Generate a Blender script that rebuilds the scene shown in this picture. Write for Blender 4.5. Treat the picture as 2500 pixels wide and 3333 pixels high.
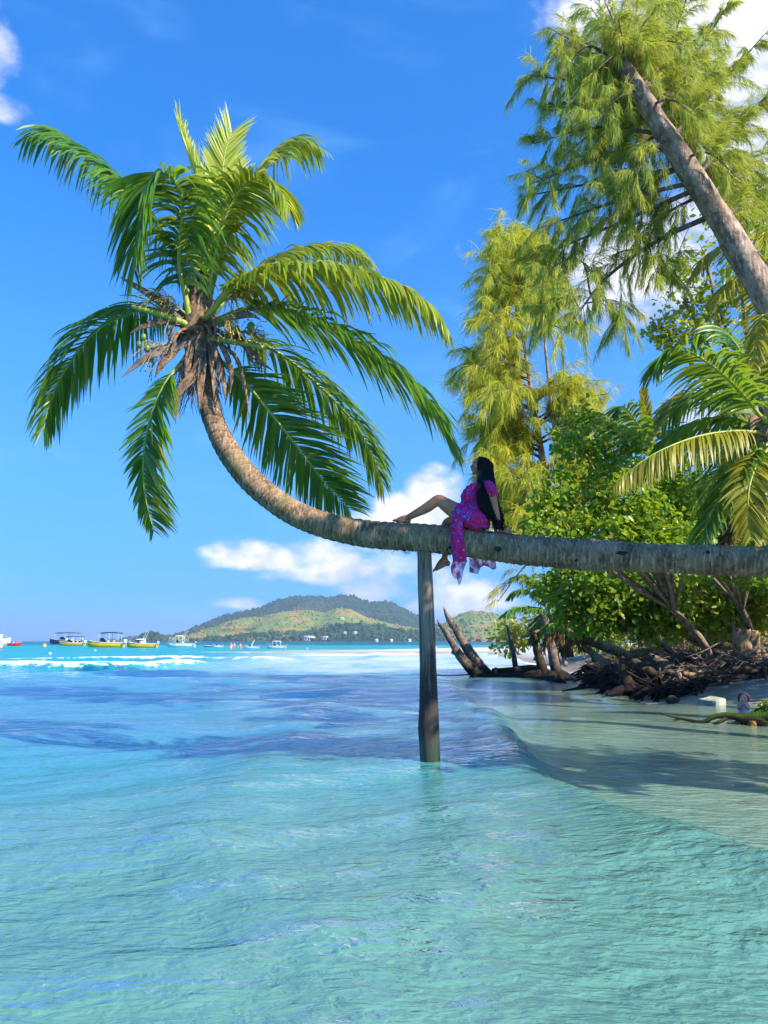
import bpy, math, random
import numpy as np
from mathutils import Vector, Matrix

for o in list(bpy.data.objects):
    bpy.data.objects.remove(o)
scene = bpy.context.scene
COL = scene.collection
R = math.radians
rng = np.random.default_rng(7)

# ------------------------------------------------------------------ camera
FPX, CX, CY, CAM_H = 2500.0, 1250.0, 1666.5, 1.5
PITCH = math.atan((2086.0 - CY) / FPX)
cam_data = bpy.data.cameras.new('camera')
cam_data.sensor_fit = 'VERTICAL'
cam_data.sensor_height = 36.0
cam_data.lens = 36.0 * FPX / 3333.0
cam_data.clip_start = 0.05
cam_data.clip_end = 30000.0
cam = bpy.data.objects.new('camera', cam_data)
COL.objects.link(cam)
cam.location = (0, 0, CAM_H)
cam.rotation_euler = (math.pi / 2 + PITCH, 0, 0)
scene.camera = cam

# ------------------------------------------------------------------ small node helper
class G:
    def __init__(s, nt):
        s.nt = nt
    def n(s, t, ins=None, **props):
        nd = s.nt.nodes.new('ShaderNode' + t)
        for k, v in props.items():
            setattr(nd, k, v)
        for k, v in (ins or {}).items():
            s.put(nd.inputs[k], v)
        return nd
    def put(s, sock, v):
        if isinstance(v, bpy.types.NodeSocket):
            s.nt.links.new(v, sock)
        else:
            if isinstance(v, tuple) and len(v) == 3 and sock.type == 'RGBA':
                v = (*v, 1)
            sock.default_value = v
    def m(s, op, a, b=0.0, c=0.0, clamp=False):
        return s.n('Math', {0: a, 1: b, 2: c}, operation=op, use_clamp=clamp).outputs[0]
    def mix(s, f, a, b, blend='MIX'):
        return s.n('Mix', {0: f, 6: a, 7: b}, data_type='RGBA', blend_type=blend, clamp_factor=True).outputs[2]
    def ramp(s, f, stops, interp='LINEAR'):
        nd = s.n('ValToRGB', {0: f})
        el = nd.color_ramp.elements
        nd.color_ramp.interpolation = interp
        while len(el) < len(stops):
            el.new(0.5)
        for e, (p, c) in zip(el, stops):
            e.position = p
            e.color = (*c, 1) if len(c) == 3 else c
        return nd.outputs[0]
    def sm(s, x, lo, hi):
        return s.n('MapRange', {0: x, 1: lo, 2: hi, 3: 0.0, 4: 1.0}, interpolation_type='SMOOTHSTEP').outputs[0]
    def noise(s, vec, scale, detail=4.0, rough=0.5, dist=0.0):
        return s.n('TexNoise', {'Vector': vec, 'Scale': scale, 'Detail': detail, 'Roughness': rough, 'Distortion': dist}).outputs[0]
    def noisec(s, vec, scale, detail=2.0):
        return s.n('TexNoise', {'Vector': vec, 'Scale': scale, 'Detail': detail}).outputs[1]
    def attr(s, name):
        return s.n('Attribute', attribute_name=name).outputs['Fac']
    def mapping(s, vec, scale=(1, 1, 1), rot=(0, 0, 0), loc=(0, 0, 0)):
        return s.n('Mapping', {0: vec, 1: loc, 2: rot, 3: scale}).outputs[0]

# ------------------------------------------------------------------ sky, sun, exposure
SUN_EL, SUN_AZ = R(34.0), R(125.0)      # azimuth from +Y towards +X
world = bpy.data.worlds.new('World')
scene.world = world
world.use_nodes = True
wnt = world.node_tree
wnt.nodes.clear()
g = G(wnt)
sky = g.n('TexSky', sky_type='NISHITA', sun_disc=False, sun_elevation=SUN_EL, sun_rotation=SUN_AZ,
          altitude=0.0, air_density=1.0, dust_density=0.25, ozone_density=2.5)
dirv = g.n('TexCoord').outputs['Generated']
lift = g.n('VectorMath', {0: g.n('VectorMath', {0: dirv, 1: (1, 1, 0.62)}, operation='MULTIPLY').outputs[0], 1: (0, 0, 0.34)}, operation='ADD').outputs[0]
g.put(sky.inputs['Vector'], g.n('VectorMath', {0: lift}, operation='NORMALIZE').outputs[0])
sep = g.n('SeparateXYZ', {0: dirv})
dx_, dy_, dz_ = sep.outputs
azn = g.m('ARCTAN2', dx_, dy_)
eln = g.m('ARCSINE', dz_)

def px_dir(sx, sy):
    dx, dy = (sx - CX) / FPX, (CY - sy) / FPX
    c, s = math.cos(PITCH), math.sin(PITCH)
    v = Vector((dx, c - dy * s, s + dy * c)).normalized()
    return math.atan2(v.x, v.y), math.asin(v.z)

# cumulus heaps: centre pixel, half width px, height above base px, weight
HEAPS = [(1415, 1650, 130, 170, 1.7), (1300, 1700, 190, 120, 1.5), (1200, 1690, 120, 60, 1.2), (830, 1825, 230, 85, 1.25), (720, 1805, 110, 60, 1.1), (1080, 1850, 330, 130, 1.05),
         (1330, 1900, 300, 130, 0.9), (740, 1968, 170, 40, 0.9), (1500, 1970, 220, 110, 1.3), (1640, 1740, 200, 230, 1.5),
         (2330, 160, 560, 330, 1.2), (1900, 60, 190, 150, 1.0), (2060, 930, 330, 260, 1.15), (2430, 640, 260, 300, 1.2), (2330, 1330, 200, 160, 1.1),
         (-70, 170, 120, 180, 0.75), (1490, 830, 30, 38, 0.6), (20, 370, 80, 60, 0.6), (1180, 2000, 180, 70, 0.8), (330, 1500, 300, 60, 0.4)]
HEAPS_WIDE = [(2.0, 0.25, 0.35, 0.10), (2.9, 0.12, 0.4, 0.08), (-1.3, 0.14, 0.35, 0.07), (-2.1, 0.3, 0.3, 0.12),
              (1.25, 0.5, 0.35, 0.16), (-2.8, 0.6, 0.3, 0.12), (0.95, 0.13, 0.25, 0.09)]
fld = None
allh = []
for sx, sy, w, hgt, wt in HEAPS:
    a, e = px_dir(sx, sy)
    allh.append((a, e, w / FPX / max(math.cos(e), .3), hgt / FPX, wt))
for a, e, w, hgt in HEAPS_WIDE:
    allh.append((a, e, w, hgt, 0.8))
for a, e, w, hgt, wt in allh:
    u = g.m('DIVIDE', g.m('SUBTRACT', azn, a), w)
    dv = g.m('SUBTRACT', eln, e)
    vu = g.m('DIVIDE', g.m('MAXIMUM', dv, 0.0), hgt)
    vd = g.m('DIVIDE', g.m('MINIMUM', dv, 0.0), hgt * 0.55)
    v = g.m('ADD', vu, vd)
    d2 = g.m('ADD', g.m('MULTIPLY', u, u), g.m('MULTIPLY', v, v))
    f = g.m('MULTIPLY', g.m('SUBTRACT', 1.0, d2, clamp=True), wt)
    fld = f if fld is None else g.m('MAXIMUM', fld, f)
cvec = g.mapping(dirv, scale=(1, 1, 1.5))
n1 = g.noise(cvec, 10.0, 7.0, 0.57)
n2 = g.noise(g.mapping(dirv, scale=(1, 1, 1.5), loc=(-0.012, 0.010, -0.030)), 10.0, 4.0, 0.55)
wisp = g.noise(g.mapping(dirv, scale=(1, 1, 3.2)), 3.2, 4.0, 0.6, 0.6)
dens = g.m('ADD', g.m('MULTIPLY', fld, 0.85), g.m('MULTIPLY', g.m('SUBTRACT', n1, 0.5), 2.9))
dens = g.m('MULTIPLY', g.sm(dens, 0.16, 0.98), g.sm(fld, 0.0, 0.45))
veil = g.m('MULTIPLY', g.sm(wisp, 0.50, 0.85), 0.30)
shade = g.sm(g.m('SUBTRACT', n1, n2), -0.12, 0.10)
lit = g.m('MULTIPLY', g.m('ADD', g.m('MULTIPLY', shade, 0.65), 0.35), g.m('ADD', 0.12, g.m('MULTIPLY', fld, 0.75)), clamp=True)
ccol = g.mix(lit, (3.2, 3.8, 5.9), (7.4, 7.1, 7.5))
skc = g.n('HueSaturation', {'Hue': 0.500, 'Saturation': 1.22, 'Value': 1.0, 'Color': sky.outputs[0]}).outputs[0]
skc = g.mix(1.0, skc, (0.46, 1.36, 1.95), 'MULTIPLY')
skc = g.mix(g.m('MULTIPLY', g.sm(eln, 0.62, 0.0), 0.40), skc, (1.5, 3.9, 7.4))
skc = g.mix(veil, skc, (2.6, 5.2, 8.8))
skc = g.mix(dens, skc, ccol)
bg = g.n('Background', {'Color': skc, 'Strength': 0.100})
wout = g.n('OutputWorld')
world.cycles.sampling_method = 'MANUAL'
world.cycles.sample_map_resolution = 256
wnt.links.new(bg.outputs[0], wout.inputs[0])

sun_data = bpy.data.lights.new('sun', 'SUN')
sun_data.energy = 5.0
sun_data.angle = R(0.55)
sun_data.color = (1.0, 0.90, 0.74)
sun = bpy.data.objects.new('sun', sun_data)
COL.objects.link(sun)
TO_SUN = Vector((math.cos(SUN_EL) * math.sin(SUN_AZ), math.cos(SUN_EL) * math.cos(SUN_AZ), math.sin(SUN_EL)))
sun.rotation_euler = TO_SUN.to_track_quat('Z', 'Y').to_euler()
sun.location = TO_SUN * 40

vs = scene.view_settings
vs.view_transform = 'Standard'
vs.look = 'None'
vs.exposure = 0.92
vs.gamma = 1.0
vs.use_curve_mapping = False
scene.render.engine = 'CYCLES'
cy = scene.cycles
cy.max_bounces = 7
cy.diffuse_bounces = 3
cy.glossy_bounces = 3
cy.transmission_bounces = 4
cy.transparent_max_bounces = 10
cy.volume_bounces = 0
cy.caustics_reflective = False
cy.caustics_refractive = False
cy.use_denoising = True
cy.use_adaptive_sampling = True
cy.adaptive_threshold = 0.025

# ------------------------------------------------------------------ geometry helpers
def P(sx, sy, Y):
    """photo pixel + distance along +Y -> world point"""
    dx, dy = (sx - CX) / FPX, (CY - sy) / FPX
    c, s = math.cos(PITCH), math.sin(PITCH)
    t = Y / (c - dy * s)
    return Vector((t * dx, Y, CAM_H + t * (s + dy * c)))
KD = 2500.0 / 1659.0
def D(x, y, Y):
    return P(x * KD, y * KD, Y)
def WATER(sx, sy, z=0.0):
    dx, dy = (sx - CX) / FPX, (CY - sy) / FPX
    c, s = math.cos(PITCH), math.sin(PITCH)
    t = (z - CAM_H) / (s + dy * c)
    return Vector((t * dx, t * (c - dy * s), z))

def mesh_np(name, V, quads=None, tris=None, mats=(), smooth=False, attrs=None, midx=None):
    V = np.asarray(V, dtype=np.float32).reshape(-1, 3)
    me = bpy.data.meshes.new(name)
    nq = 0 if quads is None else len(quads)
    ntr = 0 if tris is None else len(tris)
    loops = []
    if nq: loops.append(np.asarray(quads, dtype=np.int32).ravel())
    if ntr: loops.append(np.asarray(tris, dtype=np.int32).ravel())
    loops = np.concatenate(loops)
    starts = np.concatenate([np.arange(nq) * 4, nq * 4 + np.arange(ntr) * 3]).astype(np.int32)
    me.vertices.add(len(V)); me.vertices.foreach_set('co', V.ravel())
    me.loops.add(len(loops)); me.loops.foreach_set('vertex_index', loops)
    me.polygons.add(nq + ntr); me.polygons.foreach_set('loop_start', starts)
    if smooth:
        me.polygons.foreach_set('use_smooth', np.ones(nq + ntr, dtype=bool))
    for m in mats:
        me.materials.append(m)
    if midx is not None:
        me.polygons.foreach_set('material_index', np.asarray(midx, dtype=np.int32))
    me.update(calc_edges=True)
    me.validate()
    for k, a in (attrs or {}).items():
        at = me.attributes.new(k, 'FLOAT', 'POINT')
        at.data.foreach_set('value', np.asarray(a, dtype=np.float32).ravel())
    return me

def link(name, me, parent=None, loc=None):
    o = bpy.data.objects.new(name, me)
    COL.objects.link(o)
    if parent is not None:
        o.parent = parent
        o.matrix_parent_inverse = parent.matrix_world.inverted() if False else Matrix.Translation(-Vector(parent.location))
    if loc is not None:
        o.location = loc
    return o

def tag(o, label=None, cat=None, group=None, kind=None):
    if label: o['label'] = label
    if cat: o['category'] = cat
    if group: o['group'] = group
    if kind: o['kind'] = kind
    return o

def empty(name, loc):
    o = bpy.data.objects.new(name, None)
    o.empty_display_size = 0.2
    COL.objects.link(o)
    o.location = loc
    return o

class MB:
    """collects vertices / quads / tris of one mesh"""
    def __init__(s):
        s.V, s.Q, s.T, s.A, s.n = [], [], [], [], 0
    def add(s, V, Q=None, T=None, var=0.5):
        V = np.asarray(V, dtype=np.float64).reshape(-1, 3)
        if Q is not None and len(Q): s.Q.append(np.asarray(Q, dtype=np.int64) + s.n)
        if T is not None and len(T): s.T.append(np.asarray(T, dtype=np.int64) + s.n)
        s.V.append(V)
        s.A.append(np.broadcast_to(np.asarray(var, dtype=np.float64), (len(V),)))
        s.n += len(V)
        return s
    def mesh(s, name, mats, smooth=False):
        V = np.concatenate(s.V)
        Q = np.concatenate(s.Q) if s.Q else None
        T = np.concatenate(s.T) if s.T else None
        return mesh_np(name, V, Q, T, mats if isinstance(mats, (list, tuple)) else (mats,), smooth, {'var': np.concatenate(s.A)})
    def obj(s, name, mats, parent=None, smooth=False):
        return link(name, s.mesh(name, mats, smooth), parent)

def arr(pts):
    return np.array([tuple(p) for p in pts], dtype=np.float64)

def spline(pts, n):
    """Catmull-Rom resampled uniformly to n points; works for any number of columns"""
    p = arr(pts)
    if len(p) == 2:
        t = np.linspace(0, 1, n)[:, None]
        return p[0] * (1 - t) + p[1] * t
    q = np.vstack([2 * p[0] - p[1], p, 2 * p[-1] - p[-2]])
    out = []
    for i in range(1, len(q) - 2):
        t = np.linspace(0, 1, 24, endpoint=False)[:, None]
        a, b, c, d = q[i - 1], q[i], q[i + 1], q[i + 2]
        out.append(0.5 * ((2 * b) + (-a + c) * t + (2 * a - 5 * b + 4 * c - d) * t ** 2 + (-a + 3 * b - 3 * c + d) * t ** 3))
    out.append(p[-1:])
    o = np.vstack(out)
    s = np.concatenate([[0], np.cumsum(np.linalg.norm(np.diff(o[:, :3], axis=0), axis=1))])
    u = np.linspace(0, s[-1], n)
    return np.stack([np.interp(u, s, o[:, k]) for k in range(o.shape[1])], axis=1)

def nrm(v):
    return v / (np.linalg.norm(v, axis=-1, keepdims=True) + 1e-12)

def frames(C):
    T = np.gradient(C, axis=0)
    T = nrm(T)
    ref = np.array([0., 0., 1.]) if abs(T[0][2]) < 0.9 else np.array([1., 0., 0.])
    A = np.zeros_like(T)
    a = np.cross(T[0], ref); a /= np.linalg.norm(a)
    for i in range(len(T)):
        a = a - T[i] * np.dot(a, T[i])
        a /= np.linalg.norm(a) + 1e-12
        A[i] = a
    return T, A, np.cross(T, A)

def tube(C, r, k=8, cap=True, jit=0.0, prof=None, seed=None):
    """swept tube along C with radii r (scalar / per point / (n,k) array); returns V, Q, T"""
    C = np.asarray(C, dtype=np.float64)
    n = len(C)
    T, A, B = frames(C)
    th = np.linspace(0, 2 * math.pi, k, endpoint=False)
    rr = np.asarray(r, dtype=np.float64)
    if rr.ndim == 0: rr = np.full(n, float(rr))
    if rr.ndim == 1: rr = np.repeat(rr[:, None], k, axis=1)
    if prof is not None: rr = rr * prof[None, :]
    if jit:
        gen = np.random.default_rng(seed if seed is not None else 1)
        rr = rr * (1 + gen.normal(0, jit, rr.shape))
    V = C[:, None, :] + rr[..., None] * (np.cos(th)[None, :, None] * A[:, None, :] + np.sin(th)[None, :, None] * B[:, None, :])
    i = np.arange(n - 1)[:, None] * k
    j = np.arange(k)[None, :]
    j2 = (j + 1) % k
    Q = np.stack([i + j, i + j2, i + k + j2, i + k + j], axis=-1).reshape(-1, 4)
    V = V.reshape(-1, 3)
    Tt = []
    if cap:
        V = np.vstack([V, C[0], C[-1]])
        c0, c1 = n * k, n * k + 1
        Tt = [(c0, (a + 1) % k, a) for a in range(k)] + [(c1, (n - 1) * k + a, (n - 1) * k + (a + 1) % k) for a in range(k)]
    return V, Q, (np.array(Tt) if Tt else None)

def ribbons(O, Dv, L, W, side, droop, segs=3, taper=(0.6, 1.0, 0.75, 0.05), var=None):
    """many drooping blades at once; returns V, Q, var"""
    N = len(O)
    L = np.broadcast_to(L, (N,)); W = np.broadcast_to(W, (N,)); droop = np.broadcast_to(droop, (N,))
    tp = np.interp(np.linspace(0, 1, segs + 1), np.linspace(0, 1, len(taper)), taper)
    p = O.copy(); d = nrm(Dv)
    rows = []
    for s in range(segs + 1):
        w = side - d * np.sum(side * d, axis=1, keepdims=True)
        w = nrm(w) * (W * tp[s] * 0.5)[:, None]
        rows.append(np.stack([p - w, p + w], axis=1))
        d = nrm(d + np.array([0, 0, -1.0]) * (droop / segs)[:, None])
        p = p + d * (L / segs)[:, None]
    V = np.stack(rows, axis=1)              # N, segs+1, 2, 3
    k = (segs + 1) * 2
    base = np.arange(N)[:, None] * k
    Q = []
    for s in range(segs):
        a = s * 2
        Q.append(np.stack([base[:, 0] + a, base[:, 0] + a + 1, base[:, 0] + a + 3, base[:, 0] + a + 2], axis=1))
    Q = np.concatenate(Q)
    vv = np.repeat(np.full(N, .5) if var is None else np.asarray(var), k)
    return V.reshape(-1, 3), Q, vv

# value noise for terrain and sea
def _h(ix, iy, s):
    v = np.sin(ix * 127.1 + iy * 311.7 + s * 74.7) * 43758.5453
    return v - np.floor(v)
def vnoise(x, y, s=0):
    ix, iy = np.floor(x), np.floor(y)
    fx, fy = x - ix, y - iy
    fx = fx * fx * (3 - 2 * fx); fy = fy * fy * (3 - 2 * fy)
    a = _h(ix, iy, s); b = _h(ix + 1, iy, s); c = _h(ix, iy + 1, s); d = _h(ix + 1, iy + 1, s)
    return (a * (1 - fx) + b * fx) * (1 - fy) + (c * (1 - fx) + d * fx) * fy
def fbm(x, y, s=0, o=4):
    r, a, t = 0, 0.5, 0
    for i in range(o):
        r = r + a * vnoise(x * 2 ** i, y * 2 ** i, s + i * 13); t += a; a *= 0.5
    return r / t
def sstep(x, a, b):
    t = np.clip((x - a) / (b - a), 0, 1)
    return t * t * (3 - 2 * t)
def grid_quads(nr, nc):
    i = np.arange(nr - 1)[:, None] * nc
    j = np.arange(nc - 1)[None, :]
    return np.stack([i + j, i + j + 1, i + nc + j + 1, i + nc + j], axis=-1).reshape(-1, 4)

# ------------------------------------------------------------------ material makers
def newmat(name):
    m = bpy.data.materials.new(name)
    m.use_nodes = True
    nt = m.node_tree
    nt.nodes.clear()
    g = G(nt)
    out = g.n('OutputMaterial')
    return m, g, out

def simple(name, col, rough=0.6, var=0.15, scale=8.0, bump=0.0, metal=0.0, col2=None, spec=0.5):
    m, g, out = newmat(name)
    co = g.n('TexCoord').outputs['Object']
    nz = g.noise(co, scale, 4.0, 0.55)
    c2 = col2 if col2 else tuple(c * (1 - var * 1.6) for c in col)
    c = g.mix(g.sm(nz, 0.3, 0.7), c2, col)
    b = g.n('BsdfPrincipled', {'Base Color': c, 'Roughness': rough, 'Metallic': metal, 'Specular IOR Level': spec})
    if bump:
        bp = g.n('Bump', {'Strength': bump, 'Distance': 0.02, 'Height': g.noise(co, scale * 3, 5.0, 0.6)})
        g.put(b.inputs['Normal'], bp.outputs[0])
    g.put(out.inputs[0], b.outputs[0])
    return m

def leafmat(name, dark, light, trans, tfac=0.35, rough=0.5, spec=0.35):
    """leaf: colour differs leaf by leaf (var), light shines through the blade"""
    m, g, out = newmat(name)
    v = g.attr('var')
    pos = g.n('NewGeometry').outputs['Position']
    nz = g.noise(pos, 1.3, 2.0)
    f = g.m('ADD', g.m('MULTIPLY', v, 0.75), g.m('MULTIPLY', g.m('SUBTRACT', nz, 0.5), 0.6), clamp=True)
    c = g.mix(f, dark, light)
    c = g.mix(g.m('MULTIPLY', g.sm(v, 0.86, 0.97), 0.8), c, (0.36, 0.24, 0.06))
    t = g.mix(0.6, c, trans)
    b = g.n('BsdfPrincipled', {'Base Color': c, 'Roughness': rough, 'Specular IOR Level': spec})
    tr = g.n('BsdfTranslucent', {'Color': t})
    mx = g.n('MixShader', {0: tfac, 1: b.outputs[0], 2: tr.outputs[0]})
    g.put(out.inputs[0], mx.outputs[0])
    return m

# ================================================================== the setting: sea, beach, hills
Y_SHORE = [-12, 0, 8, 13, 16, 19, 22, 28, 34, 45, 60, 70]
X_SHORE = [6.0, 5.6, 6.0, 7.4, 8.3, 7.7, 6.9, 7.7, 8.6, 9.6, 10.6, 11.0]
def shore_x(y):
    return np.interp(y, Y_SHORE, X_SHORE)
def spit(x, y):
    """low tongue of white sand running out to the left, about a hundred metres off"""
    cy_ = 108 + 0.10 * (x - 10) + 3 * np.sin(x * 0.15)
    wd = np.interp(x, [-40, -24, -8, 8, 20, 60], [0.01, 5, 13, 24, 30, 40])
    top = np.interp(x, [-40, -26, -8, 12, 40], [-0.5, 0.03, 0.2, 0.5, 1.0])
    return top - 0.9 * np.clip(np.abs(y - cy_) / wd, 0, 3) ** 2
def ground_z(x, y):
    d = x - shore_x(y)
    near = np.where(d > 0, 0.95 * (1 - np.exp(-np.maximum(d, 0) / 3.2)) + 0.03 * d, 0.11 * d)
    near = near + (fbm(x * 0.6, y * 0.6, 3) - 0.5) * 0.22 * sstep(d, -0.5, 1.5)
    near = np.where(y > 66, near - (y - 66) * 0.012, near)
    return np.maximum(np.clip(near, -1.4, 2.6), np.where(y > 60, spit(x, y), -9))

m_sand, g, out = newmat('sand')
pos = g.n('NewGeometry').outputs['Position']
sx_ = g.n('SeparateXYZ', {0: pos})
nz = g.noise(pos, 3.0, 6.0, 0.6)
nz2 = g.noise(pos, 40.0, 4.0, 0.7)
c = g.mix(g.sm(nz, 0.35, 0.7), (0.60, 0.53, 0.42), (0.74, 0.69, 0.58))
c = g.mix(g.sm(nz2, 0.62, 0.75), c, (0.30, 0.22, 0.14))
wet = g.sm(sx_.outputs[2], 0.42, 0.05)  # damp edge, carried higher to darken the shaded sand as well
c = g.mix(g.m('MULTIPLY', wet, 0.75), c, (0.30, 0.24, 0.16))
lit_ = g.m('MULTIPLY', g.attr('litter_shade'), g.sm(g.noise(pos, 2.2, 5.0, .7), 0.30, 0.55))
c = g.mix(lit_, c, g.mix(g.noise(pos, 25.0, 5.0, .7), (0.035, 0.024, 0.014), (0.16, 0.10, 0.05)))
b = g.n('BsdfPrincipled', {'Base Color': c, 'Roughness': 0.85})
bp = g.n('Bump', {'Strength': 0.5, 'Distance': 0.04, 'Height': g.noise(pos, 7.0, 8.0, 0.65)})
g.put(b.inputs['Normal'], bp.outputs[0])
g.put(out.inputs[0], b.outputs[0])

ys = np.concatenate([np.arange(-14, 60, 0.5), np.arange(60, 170, 1.5)])
xs = np.concatenate([np.arange(-45, 3, 2.0), np.arange(3, 16, 0.35), np.arange(16, 90, 2.5)])
Xg, Yg = np.meshgrid(xs, ys)
Zg = ground_z(Xg, Yg)
litter_shade = sstep(Xg - shore_x(Yg), -0.05, 0.7) * (0.55 + 0.45 * sstep(Yg, 18.2, 20.5)) * (1 - sstep(Yg, 48, 62))  # leaf litter plus painted darkening where the bank strip lies in shade
me = mesh_np('beach', np.stack([Xg, Yg, Zg], -1), grid_quads(len(ys), len(xs)), None, (m_sand,), True, {'litter_shade': litter_shade})
tag(link('beach', me), kind='structure')

# ---- the sea: one sheet to the horizon with real swell
CR_Y = [-6, 2.0, 3.4, 4.5, 5.3, 5.8, 6.5, 7.7, 9.3, 12.5, 18, 31, 60]
CR_X = [8.0, 5.6, 4.2, 3.1, 2.5, 2.27, 1.90, 1.68, 1.72, 1.95, 2.1, 2.3, 3.0]
ys = [-9.0]
while ys[-1] < 12000:
    ys.append(ys[-1] + max(0.055, 0.0125 * abs(ys[-1])) if ys[-1] > 2 else ys[-1] + 0.25)
ys = np.array(ys)
NC = 300
u = np.linspace(-1, 1, NC)
u = np.sign(u) * np.abs(u) ** 1.15
half = 0.68 * np.maximum(ys, 0) + 11
Xw = u[None, :] * half[:, None] + np.clip(ys, 0, 10)[:, None] * 0.1
Yw = np.repeat(ys[:, None], NC, 1)
xc = np.interp(Yw, CR_Y, CR_X) + 0.10 * (vnoise(Yw * 0.9, Yw * 0, 5) - .5)
dcr = Xw - xc
H = np.zeros_like(Xw)
wr = np.random.default_rng(3)
calm = 1 - 0.72 * sstep(dcr, -0.1, 0.5)
for i in range(26):
    lam = 0.45 * (1.19 ** i)
    lam = min(lam, 9)
    ang = wr.normal(-0.95, 0.42)
    amp = 0.0062 * lam ** 0.75 * wr.uniform(0.5, 1.2)
    k = 2 * math.pi / lam
    ph = wr.uniform(0, 6.28)
    warp = 0.35 * lam * (vnoise(Xw / lam / 2.2, Yw / lam / 2.2, i) - .5)
    fade = np.clip(1.25 - Yw / (lam * 30), 0, 1)
    env = 0.35 + 1.1 * vnoise(Xw / lam / 4 + 9, Yw / lam / 4, i + 40)
    s_ = np.sin(k * (Xw * math.cos(ang) + Yw * math.sin(ang) + warp) + ph)
    H += amp * env * fade * (s_ + 0.25 * np.cos(2 * np.arcsin(np.clip(s_, -1, 1)))) * (calm if lam < 6 else 1)
crest_w = sstep(Yw, 2.5, 5) * (1 - 0.65 * sstep(Yw, 14, 34)) * (1 - sstep(Yw, 40, 60))
H += crest_w * 0.25 * (1 / (1 + np.exp(np.clip((dcr - 0.05) / 0.085, -40, 40)))) * np.exp(np.clip(dcr, -20, 0) / 1.5)
# second low swell behind the first, and the breaking wave far left
H += 0.07 * np.exp(-((dcr + 3.4 + 0.35 * np.sin(Yw * .5)) / 0.55) ** 2) * (1 - sstep(Yw, 25, 45)) * sstep(Yw, 3, 6)
br = 43.5 + 0.22 * (Xw + 18) + 1.3 * np.sin(Xw * 0.5) + 1.2 * (vnoise(Xw * .5, Xw * 0, 8) - .5)
win = sstep(Xw, -34, -24) * (1 - sstep(Xw, -12.5, -8))
H += 0.42 * win * np.exp(-((Yw - br) / np.where(Yw < br, 0.7, 2.2)) ** 2)
foam = win * np.exp(-((Yw - br - 1.2) / 1.9) ** 2) * 1.15
br2 = 58 + 0.3 * Xw * 0.4 + 2 * np.sin(Xw * .3)
win2 = sstep(Xw, -40, -26) * (1 - sstep(Xw, -9, 0))
H += 0.3 * win2 * np.exp(-((Yw - br2) / np.where(Yw < br2, 0.9, 3)) ** 2)
foam += win2 * np.exp(-((Yw - br2 - .6) / 1.5) ** 2) * 0.75
foam += 0.8 * np.exp(-((Yw - 84 - 0.35 * Xw) / 2.2) ** 2) * (1 - sstep(Xw, 2, 14)) * sstep(Xw, -40, -15)
gz = ground_z(Xw, Yw)
shal = sstep(gz, -0.5, -0.02) * (Yw < 160)
foam += 0.85 * sstep(gz, -0.10, -0.01) * (Yw < 160) * (Yw > 30)
near_b = (Xw > 0.5) & (Xw < 12) & (Yw < 60) & (Yw > 0)
foam += 0.42 * np.exp(-(np.abs(dcr - 0.25) / 0.3) ** 2) * crest_w * sstep(Yw, 14, 26)
pale = sstep(Yw, 33, 41) * (1 - sstep(Yw, 105, 150)) * sstep(Xw + 0.10 * Yw, -11, 3) 
sandy = (0.52 * sstep(dcr, -0.05, 0.2) + 0.48 * sstep(dcr + 0.5 * (fbm(Xw * .8, Yw * .5, 6) - .5), 0.0, 2.8)) * (1 - sstep(Yw, 24, 36))
deep = sstep(Yw, 230, 330)
near = 1 - sstep(Yw, 5, 13)
mid = sstep(Yw, 6, 14) * (1 - sstep(Yw, 28, 42))
W3 = np.stack([Xw, Yw, H], -1)
me = mesh_np('sea', W3, grid_quads(len(ys), NC), None, (), True,
             {'foam': foam, 'pale': pale, 'sandy': sandy, 'deep': deep, 'near': near, 'mid': mid})

m_sea, g, out = newmat('sea_water')
pos = g.n('NewGeometry').outputs['Position']
spx = g.n('SeparateXYZ', {0: pos})
big = g.noise(g.mapping(pos, scale=(0.25, 0.12, 1)), 1.0, 4.0, 0.55)
c = g.mix(g.attr('near'), (0.010, 0.30, 0.31), (0.10, 0.245, 0.205))
c = g.mix(g.m('MULTIPLY', g.attr('mid'), 0.9), c, (0.075, 0.215, 0.25))
c = g.mix(g.attr('deep'), c, (0.004, 0.13, 0.24))
c = g.mix(g.m('MULTIPLY', g.attr('pale'), g.sm(big, 0.2, 0.55)), c, (0.52, 0.62, 0.62))
sandmix = g.m('MULTIPLY', g.attr('sandy'), g.m('ADD', 0.55, g.m('MULTIPLY', big, 0.6)), clamp=True)
c = g.mix(sandmix, c, (0.27, 0.37, 0.27))
fo = g.noise(g.mapping(pos, scale=(1.0, 1.0, 1.0)), 1.4, 8.0, 0.72)
fm = g.sm(g.m('ADD', g.attr('foam'), g.m('MULTIPLY', g.m('SUBTRACT', fo, 0.5), 1.8)), 0.46, 0.66)
# scattered bubbles close by
vor = g.n('TexVoronoi', {'Vector': g.mapping(pos, scale=(1, 0.75, 1)), 'Scale': 9.0, 'Randomness': 1.0}, feature='F1')
patch = g.sm(g.noise(pos, 1.1, 3.0, .6), 0.56, 0.70)
bub = g.m('MULTIPLY', g.m('MULTIPLY', g.sm(g.m('ADD', vor.outputs['Distance'], g.m('MULTIPLY', g.noise(pos, 30.0, 3.0), .25)), 0.24, 0.18), patch), g.attr('near'))
fm = g.m('MAXIMUM', fm, g.m('MULTIPLY', bub, 0.55), clamp=True)
c = g.mix(fm, c, (0.86, 0.90, 0.90))
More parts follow.
